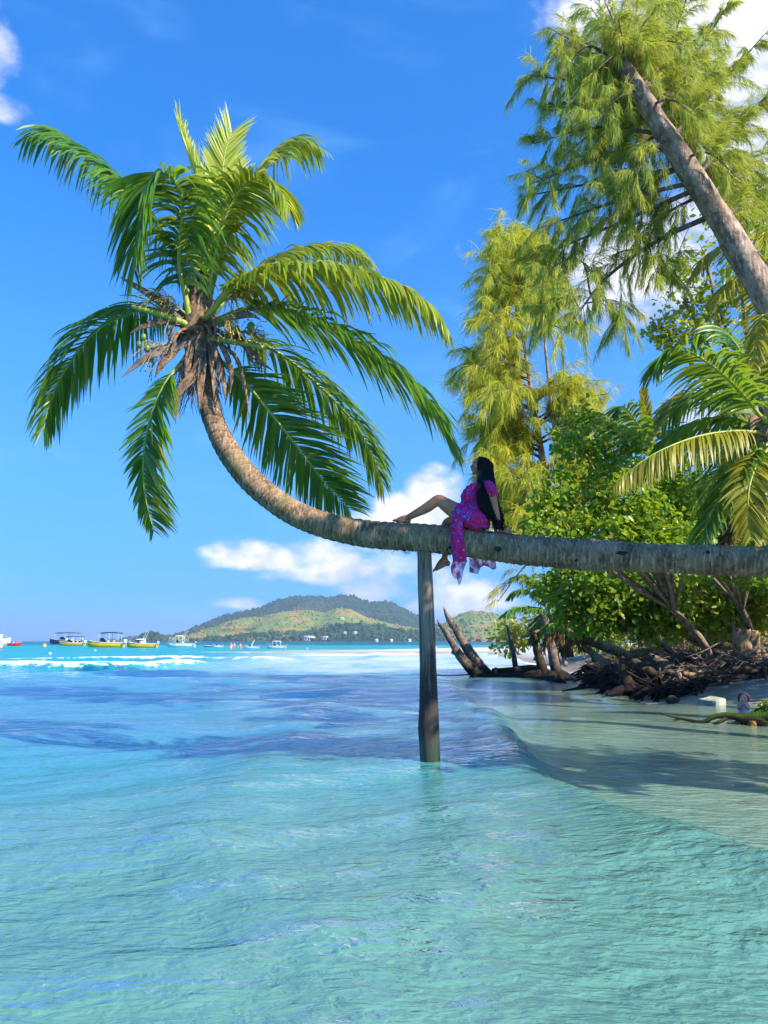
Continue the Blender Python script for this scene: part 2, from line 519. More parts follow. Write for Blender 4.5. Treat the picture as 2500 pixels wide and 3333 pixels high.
# ripples: finer close by, calmer detail further off
h1 = g.noise(g.mapping(pos, scale=(2.0, 4.0, 1), rot=(0, 0, R(14))), 1.0, 3.0, 0.5, 0.5)
h2 = g.noise(g.mapping(pos, scale=(9.0, 17.0, 1), rot=(0, 0, R(-10))), 1.0, 3.0, 0.5, 0.5)
h3 = g.noise(g.mapping(pos, scale=(0.35, 1.1, 1), rot=(0, 0, R(6))), 1.0, 6.0, 0.65, 0.3)
ydist = g.m('MAXIMUM', spx.outputs[1], 1.0)
fade = g.m('DIVIDE', 1.0, g.m('ADD', 1.0, g.m('MULTIPLY', ydist, 0.012)))
calm_ = g.m('SUBTRACT', 1.0, g.m('MULTIPLY', g.attr('sandy'), 0.62))
hh = g.m('ADD', g.m('ADD', g.m('MULTIPLY', h1, 0.13), g.m('MULTIPLY', h2, 0.055)), g.m('MULTIPLY', h3, 0.13))
bp = g.n('Bump', {'Strength': g.m('MULTIPLY', fade, calm_, clamp=True), 'Distance': 0.62, 'Height': hh})
frs = g.n('Fresnel', {'IOR': 1.34, 'Normal': bp.outputs[0]}).outputs[0]
capf = g.m('SUBTRACT', 0.72, g.m('MULTIPLY', g.sm(ydist, 25.0, 120.0), 0.46))
frs = g.m('MULTIPLY', g.m('MINIMUM', g.m('MULTIPLY', frs, g.m('ADD', 1.3, g.m('MULTIPLY', g.attr('mid'), 0.7))), capf), g.m('SUBTRACT', 1.0, g.m('MULTIPLY', fm, 0.9)))
df = g.n('BsdfDiffuse', {'Color': c, 'Normal': bp.outputs[0]})
gs = g.n('BsdfGlossy', {'Color': (1, 1, 1), 'Roughness': 0.07, 'Normal': bp.outputs[0]})
g.put(out.inputs[0], g.n('MixShader', {0: frs, 1: df.outputs[0], 2: gs.outputs[0]}).outputs[0])
me.materials.append(m_sea)
tag(link('sea', me), kind='structure')

# ---- far hills
def hillmat(name, forest, scrub, soil, amt, soilamt):
    m, g, out = newmat(name)
    pos = g.n('NewGeometry').outputs['Position']
    n1 = g.noise(pos, 0.006, 5.0, 0.6)
    n2 = g.noise(pos, 0.05, 5.0, 0.65)
    n3 = g.noise(g.mapping(pos, loc=(300, 40, 0)), 0.011, 4.0, 0.6)
    c = g.mix(g.sm(g.m('ADD', n1, g.m('MULTIPLY', n2, 0.25)), 0.72 - amt, 0.82 - amt), forest, scrub)
    c = g.mix(g.m('MULTIPLY', g.sm(n3, 0.66 - soilamt, 0.74 - soilamt), g.sm(n2, 0.35, 0.6)), c, soil)
    c = g.mix(g.m('MULTIPLY', g.sm(n2, 0.40, 0.72), 0.5), c, (0.02, 0.05, 0.02))
    v = g.attr('var')
    c = g.mix(g.m('MULTIPLY', v, 0.28), c, (0.10, 0.17, 0.04))
    b = g.n('BsdfPrincipled', {'Base Color': c, 'Roughness': 0.9, 'Specular IOR Level': 0.1})
    g.put(out.inputs[0], b.outputs[0])
    return m
m_hill_back = hillmat('hill_back_cloud_shade', (0.020, 0.040, 0.022), (0.035, 0.06, 0.028), (0.14, 0.075, 0.04), 0.10, 0.08)  # dark greens paint the cloud shadow on the back ridge
m_hill_front = hillmat('hill_scrub', (0.022, 0.065, 0.025), (0.20, 0.25, 0.045), (0.52, 0.22, 0.09), 0.27, 0.17)
m_hill_low = hillmat('hill_forest_low', (0.014, 0.042, 0.024), (0.05, 0.10, 0.035), (0.30, 0.2, 0.12), 0.08, 0.0)

ICO_V, ICO_T = None, None
def ico():
    global ICO_V, ICO_T
    if ICO_V is None:
        import bmesh
        bm = bmesh.new()
        bmesh.ops.create_icosphere(bm, subdivisions=1, radius=1)
        ICO_V = np.array([v.co[:] for v in bm.verts]); ICO_T = np.array([[v.index for v in f.verts] for f in bm.faces])
        bm.free()
    return ICO_V, ICO_T

def hill(name, prof, Yr, wf, wb, mat, seed, ntree=1200, rough=1.0, tree=(3.0, 6.0), crest=0):
    px = np.array(prof, dtype=float)
    crest_pts = [P(a, b_, Yr) for a, b_ in prof]
    cxs = np.array([p.x for p in crest_pts]); czs = np.array([p.z for p in crest_pts])
    def hz(x, y):
        r = np.interp(x, cxs, czs, left=-5, right=-5)
        t = (y - Yr) / np.where(y < Yr, wf, wb)
        sh = np.clip(1 - np.abs(t), 0, 1)
        sh = sh ** np.where(y < Yr, 0.9, 1.0)
        nz_ = (fbm(x / 70, y / 70, seed, 4) - .5) * 0.55 * rough * (1 - np.exp(-np.abs(t) * 5))
        return np.maximum(r, 0) * np.clip(sh * (1 + nz_), 0, 1.2) - 2 + 1.6 * rough * (fbm(x / 9, y / 9, seed + 5, 3) - .5)
    nx, ny = 170, 60
    xs = np.linspace(cxs[0], cxs[-1], nx)
    yy = np.concatenate([np.linspace(Yr - wf, Yr, ny), np.linspace(Yr, Yr + wb, 14)[1:]])
    X, Y = np.meshgrid(xs, yy)
    mb = MB()
    mb.add(np.stack([X, Y, hz(X, Y)], -1), grid_quads(len(yy), nx), var=0.2)
    o = mb.obj(name, mat, smooth=True)
    tag(o, kind='structure')
    gen = np.random.default_rng(seed)
    iv, it = ico()
    mt = MB()
    n = 0
    while n < ntree:
        x = gen.uniform(cxs[0], cxs[-1]); y = Yr - wf * gen.uniform(0, 1) if n >= crest else Yr + gen.normal(0, 8)
        z = float(hz(np.array(x), np.array(y)))
        if z < 0.5: 
            n += 0.2; continue
        s = gen.uniform(*tree) * (0.7 + 0.6 * gen.random())
        v = iv * (1 + gen.normal(0, 0.22, (len(iv), 1))) * np.array([s, s, s * gen.uniform(0.7, 1.25)]) + np.array([x, y, z + s * 0.25])
        mt.add(v, None, it, var=gen.random())
        n += 1
    f = mt.obj(name + '_woods', mat, None, True)
    tag(f, 'distant woodland and scrub covering the ' + name.replace('_', ' '), 'woodland', kind='stuff')
    return hz

BACK = [(545, 2090), (600, 2062), (660, 2030), (730, 2003), (800, 1986), (850, 1977), (900, 1952), (960, 1938), (1030, 1939), (1062, 1943), (1100, 1936),
        (1150, 1938), (1185, 1952), (1205, 1960), (1250, 1954), (1290, 1966), (1340, 1992), (1400, 2020), (1450, 2045), (1520, 2066), (1620, 2092)]
FRONT = [(560, 2091), (640, 2062), (700, 2038), (790, 2008), (850, 2006), (930, 1988), (1000, 1982), (1060, 1992), (1100, 1978), (1140, 1980), (1200, 2010),
         (1290, 2032), (1400, 2050), (1470, 2070), (1540, 2092)]
RIGHT = [(1330, 2092), (1400, 2058), (1450, 2022), (1500, 1994), (1535, 1984), (1562, 1987), (1610, 1994), (1660, 2012), (1730, 2040), (1830, 2062), (1990, 2076), (2200, 2092)]
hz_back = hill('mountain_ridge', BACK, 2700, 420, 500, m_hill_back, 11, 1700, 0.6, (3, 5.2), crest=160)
hz_front = hill('scrub_hill', FRONT, 2150, 360, 300, m_hill_front, 21, 1700, 1.0, (1.8, 3.4))
LOW = [(600, 2090), (660, 2078), (760, 2066), (860, 2060), (940, 2056), (1010, 2050), (1100, 2030), (1180, 2024), (1250, 2038), (1350, 2052), (1450, 2056), (1560, 2060), (1660, 2070), (1800, 2090)]
hz_low = hill('wooded_shore', LOW, 1800, 160, 160, m_hill_low, 31, 900, 0.8, (3, 6))
hz_right = hill('green_hill', RIGHT, 1950, 300, 300, m_hill_front, 41, 1000, 0.9, (1.8, 3.6))
hill('headland', [(432, 2091), (455, 2072), (480, 2060), (500, 2052), (520, 2060), (545, 2078), (562, 2091)], 1700, 60, 60, m_hill_low, 51, 90, 0.7, (3, 6))
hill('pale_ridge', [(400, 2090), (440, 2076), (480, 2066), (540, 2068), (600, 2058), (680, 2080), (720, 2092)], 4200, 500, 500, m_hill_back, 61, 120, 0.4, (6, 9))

# ================================================================== materials for plants and wood
m_frond = leafmat('palm_leaflet', (0.022, 0.11, 0.012), (0.19, 0.36, 0.02), (0.42, 0.56, 0.02), 0.38, 0.38, 0.5)
m_frond_young = leafmat('palm_leaflet_young', (0.30, 0.40, 0.04), (0.80, 0.76, 0.20), (0.8, 0.78, 0.14), 0.4, 0.4, 0.5)
m_frond_dry = leafmat('palm_leaflet_dry', (0.10, 0.045, 0.02), (0.26, 0.15, 0.07), (0.32, 0.16, 0.06), 0.25, 0.7, 0.2)
m_frond_gold = leafmat('palm_leaflet_golden_sunlit', (0.18, 0.22, 0.02), (0.50, 0.42, 0.03), (0.62, 0.5, 0.03), 0.4, 0.4, 0.4)  # golden tone carries sunlight painted into the lit fronds
m_rachis = simple('palm_rachis', (0.34, 0.38, 0.05), 0.45, 0.3, 5.0, col2=(0.22, 0.30, 0.04))
m_sheath = simple('palm_sheath_dry', (0.30, 0.18, 0.095), 0.8, 0.5, 16.0, 0.6, col2=(0.07, 0.035, 0.018))
m_spathe = simple('palm_spathe', (0.22, 0.17, 0.14), 0.7, 0.5, 9.0, 0.2, col2=(0.10, 0.065, 0.055))
m_fibre = simple('palm_fibre', (0.26, 0.16, 0.09), 0.9, 0.5, 20.0)
m_flower = simple('palm_flower_stalk', (0.48, 0.34, 0.06), 0.6, 0.4, 12.0, col2=(0.30, 0.22, 0.05))
m_coconut = simple('green_coconut', (0.16, 0.24, 0.035), 0.4, 0.4, 9.0)

def barkmat(name, base, dark, light, ringy=0.0, moss=0.0, streak=(6, 6, 30), bump=0.6):
    m, g, out = newmat(name)
    v = g.attr('var')                       # 0..1 position inside each leaf-scar ring
    co = g.n('TexCoord').outputs['Object']
    n1 = g.noise(co, 4.5, 6.0, 0.65)
    n2 = g.noise(g.mapping(co, scale=streak), 1.0, 5.0, 0.65, 0.3)
    n3 = g.noise(co, 26.0, 5.0, 0.7)
    c = g.mix(g.sm(n1, 0.35, 0.68), base, dark)
    c = g.mix(g.m('MULTIPLY', g.sm(n2, 0.52, 0.70), 0.75), c, light)
    c = g.mix(g.m('MULTIPLY', g.sm(n3, 0.58, 0.75), 0.55), c, dark)
    if ringy:
        c = g.mix(g.m('MULTIPLY', g.sm(v, 0.80, 0.97), ringy), c, tuple(x * 0.30 for x in dark))
        c = g.mix(g.m('MULTIPLY', g.sm(v, 0.35, 0.05), ringy * 0.4), c, light)
    if moss:
        c = g.mix(g.m('MULTIPLY', g.sm(g.noise(co, 2.6, 4.0), 0.52, 0.68), moss), c, (0.14, 0.15, 0.05))
    b = g.n('BsdfPrincipled', {'Base Color': c, 'Roughness': 0.88, 'Specular IOR Level': 0.2})
    hgt = g.m('ADD', g.m('MULTIPLY', n2, 0.7), g.m('MULTIPLY', n3, 0.5))
    bp = g.n('Bump', {'Strength': bump, 'Distance': 0.03, 'Height': hgt})
    g.put(b.inputs['Normal'], bp.outputs[0])
    g.put(out.inputs[0], b.outputs[0])
    return m
m_trunk = barkmat('palm_bark', (0.33, 0.21, 0.12), (0.11, 0.066, 0.038), (0.58, 0.43, 0.27), 0.95, 0.5, (30, 7, 6), 0.9)

# ================================================================== palm builders
def frond(parent, pts, n=92, L=0.6, droop=1.4, width=0.034, fwd=0.55, lift=0.25, start=0.13, rad=0.026, mat=None, mat_r=None,
          seed=1, twist=0.0, tipL=0.35, name='frond', sidew=(1, 1), side=None, rag=0.08, k=6):
    """one feather leaf: a tapered midrib with two rows of hanging leaflets"""
    gen = np.random.default_rng(seed)
    mat = mat or m_frond
    C = spline(pts, 60)
    tt = np.linspace(0, 1, 60)
    rr = np.interp(tt, [0, 0.06, 0.2, 1], [rad * 1.9, rad * 1.25, rad, rad * 0.12])
    mb = MB()
    mb.add(*tube(C, rr, k), var=0.5)
    fo = mb.obj(name, mat_r or m_rachis, parent, smooth=True)
    T, A, B = frames(C)
    head = C[-1] - C[0]
    head[2] = 0
    if side is None:
        side = np.cross(head / (np.linalg.norm(head) + 1e-9), [0, 0, 1.0])
    side = np.asarray(side, dtype=float)
    lm = MB()
    for sgn, sw in zip((-1, 1), sidew):
        if sw <= 0: continue
        t = start + (1 - start) * (np.arange(n) + gen.random(n) * 0.7) / n
        idx = t * 59
        i0 = np.clip(idx.astype(int), 0, 58)
        f = (idx - i0)[:, None]
        O = C[i0] * (1 - f) + C[i0 + 1] * f
        Tg = nrm(T[i0] * (1 - f) + T[i0 + 1] * f)
        S = nrm(side - Tg * np.sum(Tg * side, axis=1, keepdims=True))
        Nn = np.cross(S, Tg)
        Nn = Nn * np.sign(Nn[:, 2:3] + 1e-6)
        if twist:
            ca, sa = math.cos(twist), math.sin(twist)
            S, Nn = S * ca + Nn * sa, Nn * ca - S * sa
        fw = fwd + 0.55 * t ** 2 + gen.normal(0, 0.05, n)
        d = S * sgn + Tg * fw[:, None] + Nn * (lift + gen.normal(0, 0.08, n))[:, None]
        # leaflets grow in ragged groups
        d += gen.normal(0, rag, (n, 3)) + 0.08 * np.sin(np.arange(n) * 0.9 + gen.random() * 6)[:, None] * Tg
        prof = np.interp(t, [start, start + 0.1, 0.45, 0.8, 1.0], [0.55, 0.85, 1.0, 0.78, tipL])
        Ls = L * sw * prof * gen.uniform(0.82, 1.08, n)
        Ws = width * gen.uniform(0.75, 1.15, n) * np.interp(t, [0, 0.8, 1], [1, 0.9, 0.5])
        wv = Tg + gen.normal(0, 0.35, (n, 3)) + Nn * 0.35
        dr = droop * gen.uniform(0.75, 1.2, n)
        V, Q, vv = ribbons(O, d, Ls, Ws, wv, dr, 5, (0.45, 1.0, 1.0, 0.8, 0.5, 0.06), np.clip(gen.normal(0.45, 0.22, n), 0, 1))
        lm.add(V, Q, var=vv)
    lo = lm.obj('leaflets', mat, parent)
    lo.parent = fo
    lo.matrix_parent_inverse = Matrix()
    return fo

def spread_frond(parent, base, az, elev, length, bend=1.2, seed=0, **kw):
    """frond that leaves the heart at an angle and arches over under its weight"""
    pts = []
    p = Vector(base)
    e = elev
    for i in range(8):
        pts.append(p.copy())
        d = Vector((math.cos(e) * math.sin(az), math.cos(e) * math.cos(az), math.sin(e)))
        p = p + d * (length / 7)
        e -= bend / 7 * (0.5 + i * 0.16)
    return frond(parent, pts, seed=seed, **kw)

def ringed_trunk(pts, radii, rings_per_m=13.0, sides=26, seed=1, amp=0.035, mat=None):
    C0 = spline([(*p, r) for p, r in zip(pts, radii)], 40)
    length = np.sum(np.linalg.norm(np.diff(C0[:, :3], axis=0), axis=1))
    n = int(length * rings_per_m * 5)
    Cr = spline([(*p, r) for p, r in zip(pts, radii)], n)
    gen = np.random.default_rng(seed)
    s = np.linspace(0, length, n)
    ph = (s * rings_per_m + 0.6 * np.sin(s * 2.1) + 0.3 * np.sin(s * 5.3 + 1)) 
    th = np.linspace(0, 2 * math.pi, sides, endpoint=False)
    ang = ph[:, None] + 0.55 * np.sin(th + 0.8)[None, :] * 0.5 + 0.18 * np.sin(2 * th + 1.0)[None, :]
    fr = ang - np.floor(ang)
    saw = np.where(fr < 0.86, fr / 0.86, (1 - fr) / 0.14)
    r = Cr[:, 3][:, None] * (1 + amp * (saw - 0.5) + gen.normal(0, 0.008, (n, sides)) + 0.09 * (vnoise(s[:, None] * 2.2, np.cos(th)[None, :] * 1.2 + 3, 4) - .5) + 0.10 * (vnoise(s[:, None] * 0.9, s[:, None] * 0, 6) - .5))
    V, Q, T_ = tube(Cr[:, :3], r, sides)
    mb = MB()
    mb.add(V, Q, T_, var=np.concatenate([fr.ravel(), [0.5, 0.5]]))
    return mb

def blade(mb, pts, w, seed=0, cup=0.35, n=14, tips=(0.25, 1.0, 0.85, 0.05), facing=None):
    """dry boat-shaped sheath: a cupped strip along pts with a little thickness"""
    C = spline(pts, n)
    T, A, B = frames(C)
    if facing is not None:
        fv = np.asarray(facing, dtype=float)
        A = nrm(np.cross(T, fv))
        B = np.cross(T, A)
    ww = w * np.interp(np.linspace(0, 1, n), np.linspace(0, 1, len(tips)), tips)
    gen = np.random.default_rng(seed)
    ww = ww * (1 + gen.normal(0, 0.05, n))
    us = np.array([-1, -0.5, 0, 0.5, 1.0])
    top = C[:, None, :] + us[None, :, None] * ww[:, None, None] * A[:, None, :] + (us ** 2 * cup)[None, :, None] * ww[:, None, None] * B[:, None, :]
    bot = top + B[:, None, :] * 0.012
    V = np.concatenate([top.reshape(-1, 3), bot.reshape(-1, 3)])
    q = grid_quads(n, 5)
    q2 = q[:, ::-1] + n * 5
    e = []
    for a, b in [(i * 5, (i + 1) * 5) for i in range(n - 1)]:
        e += [(a, b, b + n * 5, a + n * 5), (b + 4, a + 4, a + 4 + n * 5, b + 4 + n * 5)]
    mb.add(V, np.vstack([q, q2, np.array(e)]), var=gen.random())
    return mb

# ================================================================== the leaning coconut palm
Yt = 9.15
TR = [(428, 655, 9.40, 34), (436, 740, 9.36, 40), (447, 850, 9.32, 44), (463, 912, 9.30, 46), (492, 972, 9.27, 50), (537, 1032, 9.24, 52), (592, 1080, 9.22, 53), (652, 1116, 9.20, 54),
      (720, 1139, 9.18, 56), (800, 1154, 9.16, 58), (900, 1161, 9.12, 61), (990, 1169, 9.07, 64), (1150, 1190, 8.98, 64.5), (1400, 1205, 8.80, 66), (1659, 1214, 8.6, 67), (1900, 1222, 8.4, 68)]
tr_pts = [D(x, y, Y) for x, y, Y, w in TR]
tr_rad = [w * KD * Y / FPX / 2 * 1.01 for x, y, Y, w in TR]
tr_pts += [Vector((6.4, 8.25, 2.2)), Vector((7.6, 8.2, 1.85)), Vector((8.7, 8.15, 1.2)), Vector((9.4, 8.1, 0.35))]
tr_rad += [0.20, 0.22, 0.26, 0.36]
TRC = spline([(*p, r) for p, r in zip(tr_pts, tr_rad)], 400)
def trunk_top(x):
    """height of the upper side of the trunk, its depth and radius at world x (the level stretch)"""
    sel = TRC[(TRC[:, 0] > -0.9)]
    i = np.argmin(np.abs(sel[:, 0] - x))
    return sel[i, 2] + sel[i, 3], sel[i, 1], sel[i, 3], sel[i, 2]

palm = empty('coconut_palm', (9.0, 8.1, 0.5))
tag(palm, 'big coconut palm growing sideways over the water with its crown at left', 'palm tree')
bpy.context.view_layer.update()
mb = ringed_trunk(tr_pts, tr_rad, 10.5, 34, 5, 0.07)
trunk_o = mb.obj('trunk', m_trunk, palm, smooth=True)
# bark scars, holes and hanging root hairs on the trunk
gen = np.random.default_rng(12)
hm = MB()
for i in range(170):
    t = gen.uniform(0.30, 0.84)
    c = TRC[int(t * 399)]
    a = gen.normal(-1.9, 0.7)
    o = c[:3] + c[3] * np.array([0, math.cos(a), math.sin(a)]) * 0.98
    C = [o + np.array([gen.normal(0, .012) * j, -0.004 * j, -0.018 * j * gen.uniform(.6, 1.4)]) for j in range(4)]
    hm.add(*tube(spline(C, 5), np.linspace(0.0035, 0.0008, 5) * gen.uniform(.7, 1.6), 4, False), var=gen.random())
ho = hm.obj('root_hair', m_fibre, palm)
tag(ho, kind='stuff')
m_hole = simple('bark_hollow', (0.018, 0.014, 0.012), 0.95, 0.4, 30.0)
for sx, sy, w, h in [(1614, 1792, 11, 9), (1592, 1737, 10, 5), (2010, 1806, 20, 6), (1460, 1786, 6, 4), (2284, 1803, 9, 5), (1868, 1828, 8, 4)]:
    p = P(sx, sy, 9.0)
    i = np.argmin(np.abs(TRC[:, 0] - p.x) + (TRC[:, 2] < 1.6) * 9)
    c = TRC[i]
    p = P(sx, sy, c[1])
    dz = np.clip((p.z - c[2]) / c[3], -0.9, 0.9)
    al = math.asin(dz)
    nvec = np.array([0, -math.cos(al), math.sin(al)])
    ctr = c[:3] * np.array([0, 1, 1]) + np.array([p.x * c[1] / c[1], 0, 0]) + nvec * c[3] * 1.012
    u_ = np.array([1.0, 0, 0]); v_ = np.cross(nvec, u_)
    hb = MB()
    th = np.linspace(0, 2 * math.pi, 12, endpoint=False)
    rj = 1 + gen.normal(0, 0.18, 12)
    mpx = c[1] / FPX
    ring = ctr + (np.cos(th) * w * mpx * rj)[:, None] * u_ + (np.sin(th) * h * mpx * rj)[:, None] * v_
    inner = ctr - nvec * 0.02 + (ring - ctr) * 0.7 
    lip = ctr + nvec * 0.004 + (ring - ctr) * 1.0
    V = np.vstack([lip, inner, [ctr - nvec * 0.006]])
    Q = [(j, (j + 1) % 12, 12 + (j + 1) % 12, 12 + j) for j in range(12)]
    T_ = [(12 + j, 12 + (j + 1) % 12, 24) for j in range(12)]
    Vd = np.vstack([lip, [ctr + nvec * 0.002]])
    hb.add(Vd, None, [(j, (j + 1) % 12, 12) for j in range(12)])
    hb.obj('bark_hollow', m_hole, palm)

FR = [  # D pixels with distance
    dict(p=[(420, 650, 9.4), (372, 530, 9.35), (300, 432, 9.3), (200, 338, 9.25), (112, 288, 9.2), (52, 300, 9.2)], L=0.66, droop=1.6, seed=1, lift=0.1),
    dict(p=[(411, 690, 9.25), (388, 565, 8.95), (394, 440, 8.6), (362, 376, 8.3), (318, 408, 8.15), (300, 490, 8.1), (288, 590, 8.15)], L=0.72, droop=1.5, seed=2, rad=0.034, n=110, sidew=(1.0, 0.9), side=(0.8, -0.75, 0.1), fwd=0.5),
    dict(p=[(438, 620, 9.45), (440, 500, 9.5), (428, 400, 9.5), (396, 300, 9.5), (388, 262, 9.5)], L=0.62, droop=0.2, seed=3, mat='y', fwd=1.5, lift=0.4, tipL=0.5),
    dict(p=[(446, 620, 9.5), (462, 500, 9.55), (478, 400, 9.6), (486, 330, 9.6), (500, 285, 9.6)], L=0.66, droop=0.1, seed=4, mat='y', fwd=1.3, lift=0.1, tipL=0.7, side=(1, 0.1, 0)),
    dict(p=[(452, 640, 9.5), (496, 500, 9.7), (548, 400, 9.85), (600, 330, 10.0), (645, 306, 10.1), (690, 322, 10.2)], L=0.68, droop=1.7, seed=5, mat='g'),
    dict(p=[(448, 640, 9.3), (470, 520, 9.1), (505, 430, 8.95), (552, 385, 8.8), (596, 400, 8.7), (625, 450, 8.65)], L=0.62, droop=1.5, seed=6, mat='g'),
    dict(p=[(445, 690, 9.25), (492, 630, 9.0), (545, 590, 8.85), (640, 572, 8.7), (760, 578, 8.55), (870, 620, 8.45), (930, 660, 8.4), (966, 712, 8.4)], L=0.66, droop=1.9, seed=7, rad=0.032, n=100, sidew=(1.0, 0.75), mat='m'),
    dict(p=[(455, 700, 9.4), (530, 668, 9.3), (620, 672, 9.2), (730, 712, 9.1), (840, 785, 9.0), (925, 870, 8.95), (982, 965, 8.95)], L=0.80, droop=0.95, seed=8, rad=0.030, n=104),
    dict(p=[(460, 730, 9.6), (540, 738, 9.9), (610, 768, 10.15), (690, 835, 10.35), (765, 915, 10.5), (805, 985, 10.55), (826, 1042, 10.55)], L=0.72, droop=0.95, seed=9, n=90),
    dict(p=[(450, 760, 9.55), (515, 812, 9.75), (575, 880, 9.9), (640, 962, 10.05), (700, 1040, 10.1), (756, 1100, 10.1)], L=0.70, droop=0.6, seed=10, n=88, sidew=(0.9, 1.0), side=(0.75, -0.45, 0.45)),
    dict(p=[(405, 690, 9.5), (340, 668, 9.65), (280, 676, 9.75), (205, 716, 9.85), (140, 800, 9.95), (108, 870, 10.0), (94, 930, 10.0)], L=0.68, droop=1.4, seed=11),
    dict(p=[(405, 770, 9.3), (362, 822, 9.15), (330, 890, 9.05), (312, 970, 9.0), (312, 1060, 9.0), (332, 1148, 9.0)], L=0.58, droop=0.5, seed=12, n=70, side=(0.9, -0.4, 0.1), sidew=(0.55, 1.0)),
    dict(p=[(452, 690, 9.5), (520, 610, 9.9), (600, 555, 10.2), (690, 532, 10.5), (760, 540, 10.8), (800, 570, 11.0)], L=0.5, droop=1.6, seed=15, mat='g'),
    dict(p=[(420, 690, 9.2), (330, 700, 9.05), (280, 690, 9.0)], L=0.0, seed=17, stub=True),
]
m_frond_mid = leafmat('palm_leaflet_sunny', (0.09, 0.20, 0.012), (0.46, 0.50, 0.025), (0.7, 0.66, 0.03), 0.38, 0.38, 0.5)  # yellower copy of the leaflets, sunlight put into their colour
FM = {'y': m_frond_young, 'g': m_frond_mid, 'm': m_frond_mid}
for q in FR:
    q = dict(q)
    pts = [D(*a) for a in q.pop('p')]
    mt = FM.get(q.pop('mat', ''), m_frond)
    if q.pop('stub', False):
        continue
    q['L'] *= 1.42 if mt is not m_frond_young else 1.0
    q['n'] = int(q.get('n', 92) * 1.25)
    frond(palm, pts, mat=mt, width=0.048, **q)
# cut petiole at left, yellow with a red end
mb = MB()
mb.add(*tube(spline([D(415, 705, 9.25), D(350, 680, 9.1), D(285, 662, 9.0)], 8), np.linspace(0.05, 0.026, 8), 8))
mb.obj('petiole', m_rachis, palm, smooth=True)
mb = MB()
mb.add(*tube(spline([D(450, 730, 9.3), D(500, 738, 9.15), D(575, 752, 9.0)], 8), np.linspace(0.045, 0.026, 8), 8))
mb.obj('petiole', m_rachis, palm, smooth=True)
# crown heart: fibrous bulge of old leaf bases
gen = np.random.default_rng(31)
hc = MB()
heart = D(428, 690, 9.38)
Cc = spline([D(436, 800, 9.34), D(432, 745, 9.36), D(428, 690, 9.38), D(430, 640, 9.42), D(436, 575, 9.45)], 24)
hc.add(*tube(Cc, np.interp(np.linspace(0, 1, 24), [0, .25, .5, .8, 1], [0.15, 0.20, 0.21, 0.14, 0.05]), 16, True, 0.14, seed=3))
hc.obj('crown_heart', m_sheath, palm)
# dry sheaths wrapped round the heart and hanging below it
SH = [((430, 735), (425, 800), (385, 850), (379, 915), .11), ((440, 735), (436, 800), (432, 850), (432, 885), .095), ((452, 740), (460, 790), (462, 830), (462, 862), .07),
      ((418, 735), (408, 770), (405, 810), (401, 838), .085), ((425, 730), (380, 750), (320, 770), (262, 815), .10), ((470, 735), (490, 770), (500, 810), (497, 850), .07),
      ((475, 740), (510, 775), (530, 850), (538, 905), .05), ((410, 720), (370, 760), (345, 790), (335, 815), .12), ((480, 720), (520, 740), (560, 780), (590, 800), .08),
      ((462, 740), (480, 800), (485, 840), (488, 868), .075), ((400, 700), (350, 695), (310, 705), (280, 720), .08), ((490, 700), (530, 745), (545, 780), (560, 800), .07),
      ((420, 745), (395, 790), (392, 820), (388, 850), .07), ((445, 700), (465, 655), (490, 620), (512, 590), .06), ((470, 705), (500, 685), (540, 680), (565, 692), .085),
      ((500, 690), (545, 665), (575, 660), (600, 668), .05), ((395, 690), (345, 650), (300, 620), (260, 598), .10), ((455, 740), (472, 775), (476, 800), (474, 835), .08)]
for i, (a, b_, c, d, w) in enumerate(SH):
    mb = MB()
    yy = 9.38 - 0.26 - 0.04 * gen.random()
    blade(mb, [D(*a, yy + 0.12), D(*b_, yy), D(*c, yy - 0.05), D(*d, yy - 0.03)], w * 0.52, i, cup=gen.uniform(-.5, .6), facing=(gen.normal(0, .35), -1, gen.normal(0, .2)), tips=(0.5, 0.95, 1.0, 0.75, 0.05))
    mb.obj('dry_sheath' if i not in (4, 14, 15, 16) else 'spathe', m_sheath if i not in (4, 14, 15, 16) else m_spathe, palm, smooth=True)
for i in range(18):
    mb = MB()
    a = gen.uniform(0, 2 * math.pi)
    dirv_ = np.array([math.cos(a), math.sin(a) * 0.9, 0])
    z0 = gen.uniform(-0.28, 0.12)
    b0 = np.array(heart) + dirv_ * 0.12 + np.array([0, 0, z0])
    up = gen.uniform(-0.7, 0.35)
    pts = [b0, b0 + dirv_ * 0.16 + np.array([0, 0, up * 0.15]), b0 + dirv_ * 0.28 + np.array([0, 0, up * 0.4 - .03]), b0 + dirv_ * 0.34 + np.array([0, 0, up * 0.7 - .14])]
    blade(mb, pts, gen.uniform(.025, .055), 60 + i, cup=gen.uniform(0, .7), facing=tuple(dirv_ * 0.8 + np.array([0, 0, .5])), n=9, tips=(1.0, 0.9, 0.7, 0.15))
    mb.obj('leaf_base', m_sheath, palm, smooth=True)
# hanging fibre net and dry threads
fm_ = MB()
for i in range(260):
    a = gen.uniform(0, 2 * math.pi)
    dv_ = np.array([math.cos(a), math.sin(a), 0])
    b0 = np.array(D(436, 770, 9.34)) + dv_ * gen.uniform(.12, .26) + np.array([0, 0, gen.uniform(-.35, .05)])
    e = b0 + dv_ * gen.uniform(.0, .14) + np.array([gen.normal(0, .05), gen.normal(0, .05), -gen.uniform(.12, .5)])
    fm_.add(*tube(spline([b0, (b0 + e) / 2 + gen.normal(0, .02, 3), e], 5), 0.0035, 3, False), var=gen.random())
tag(fm_.obj('fibre_net', m_fibre, palm), kind='stuff')
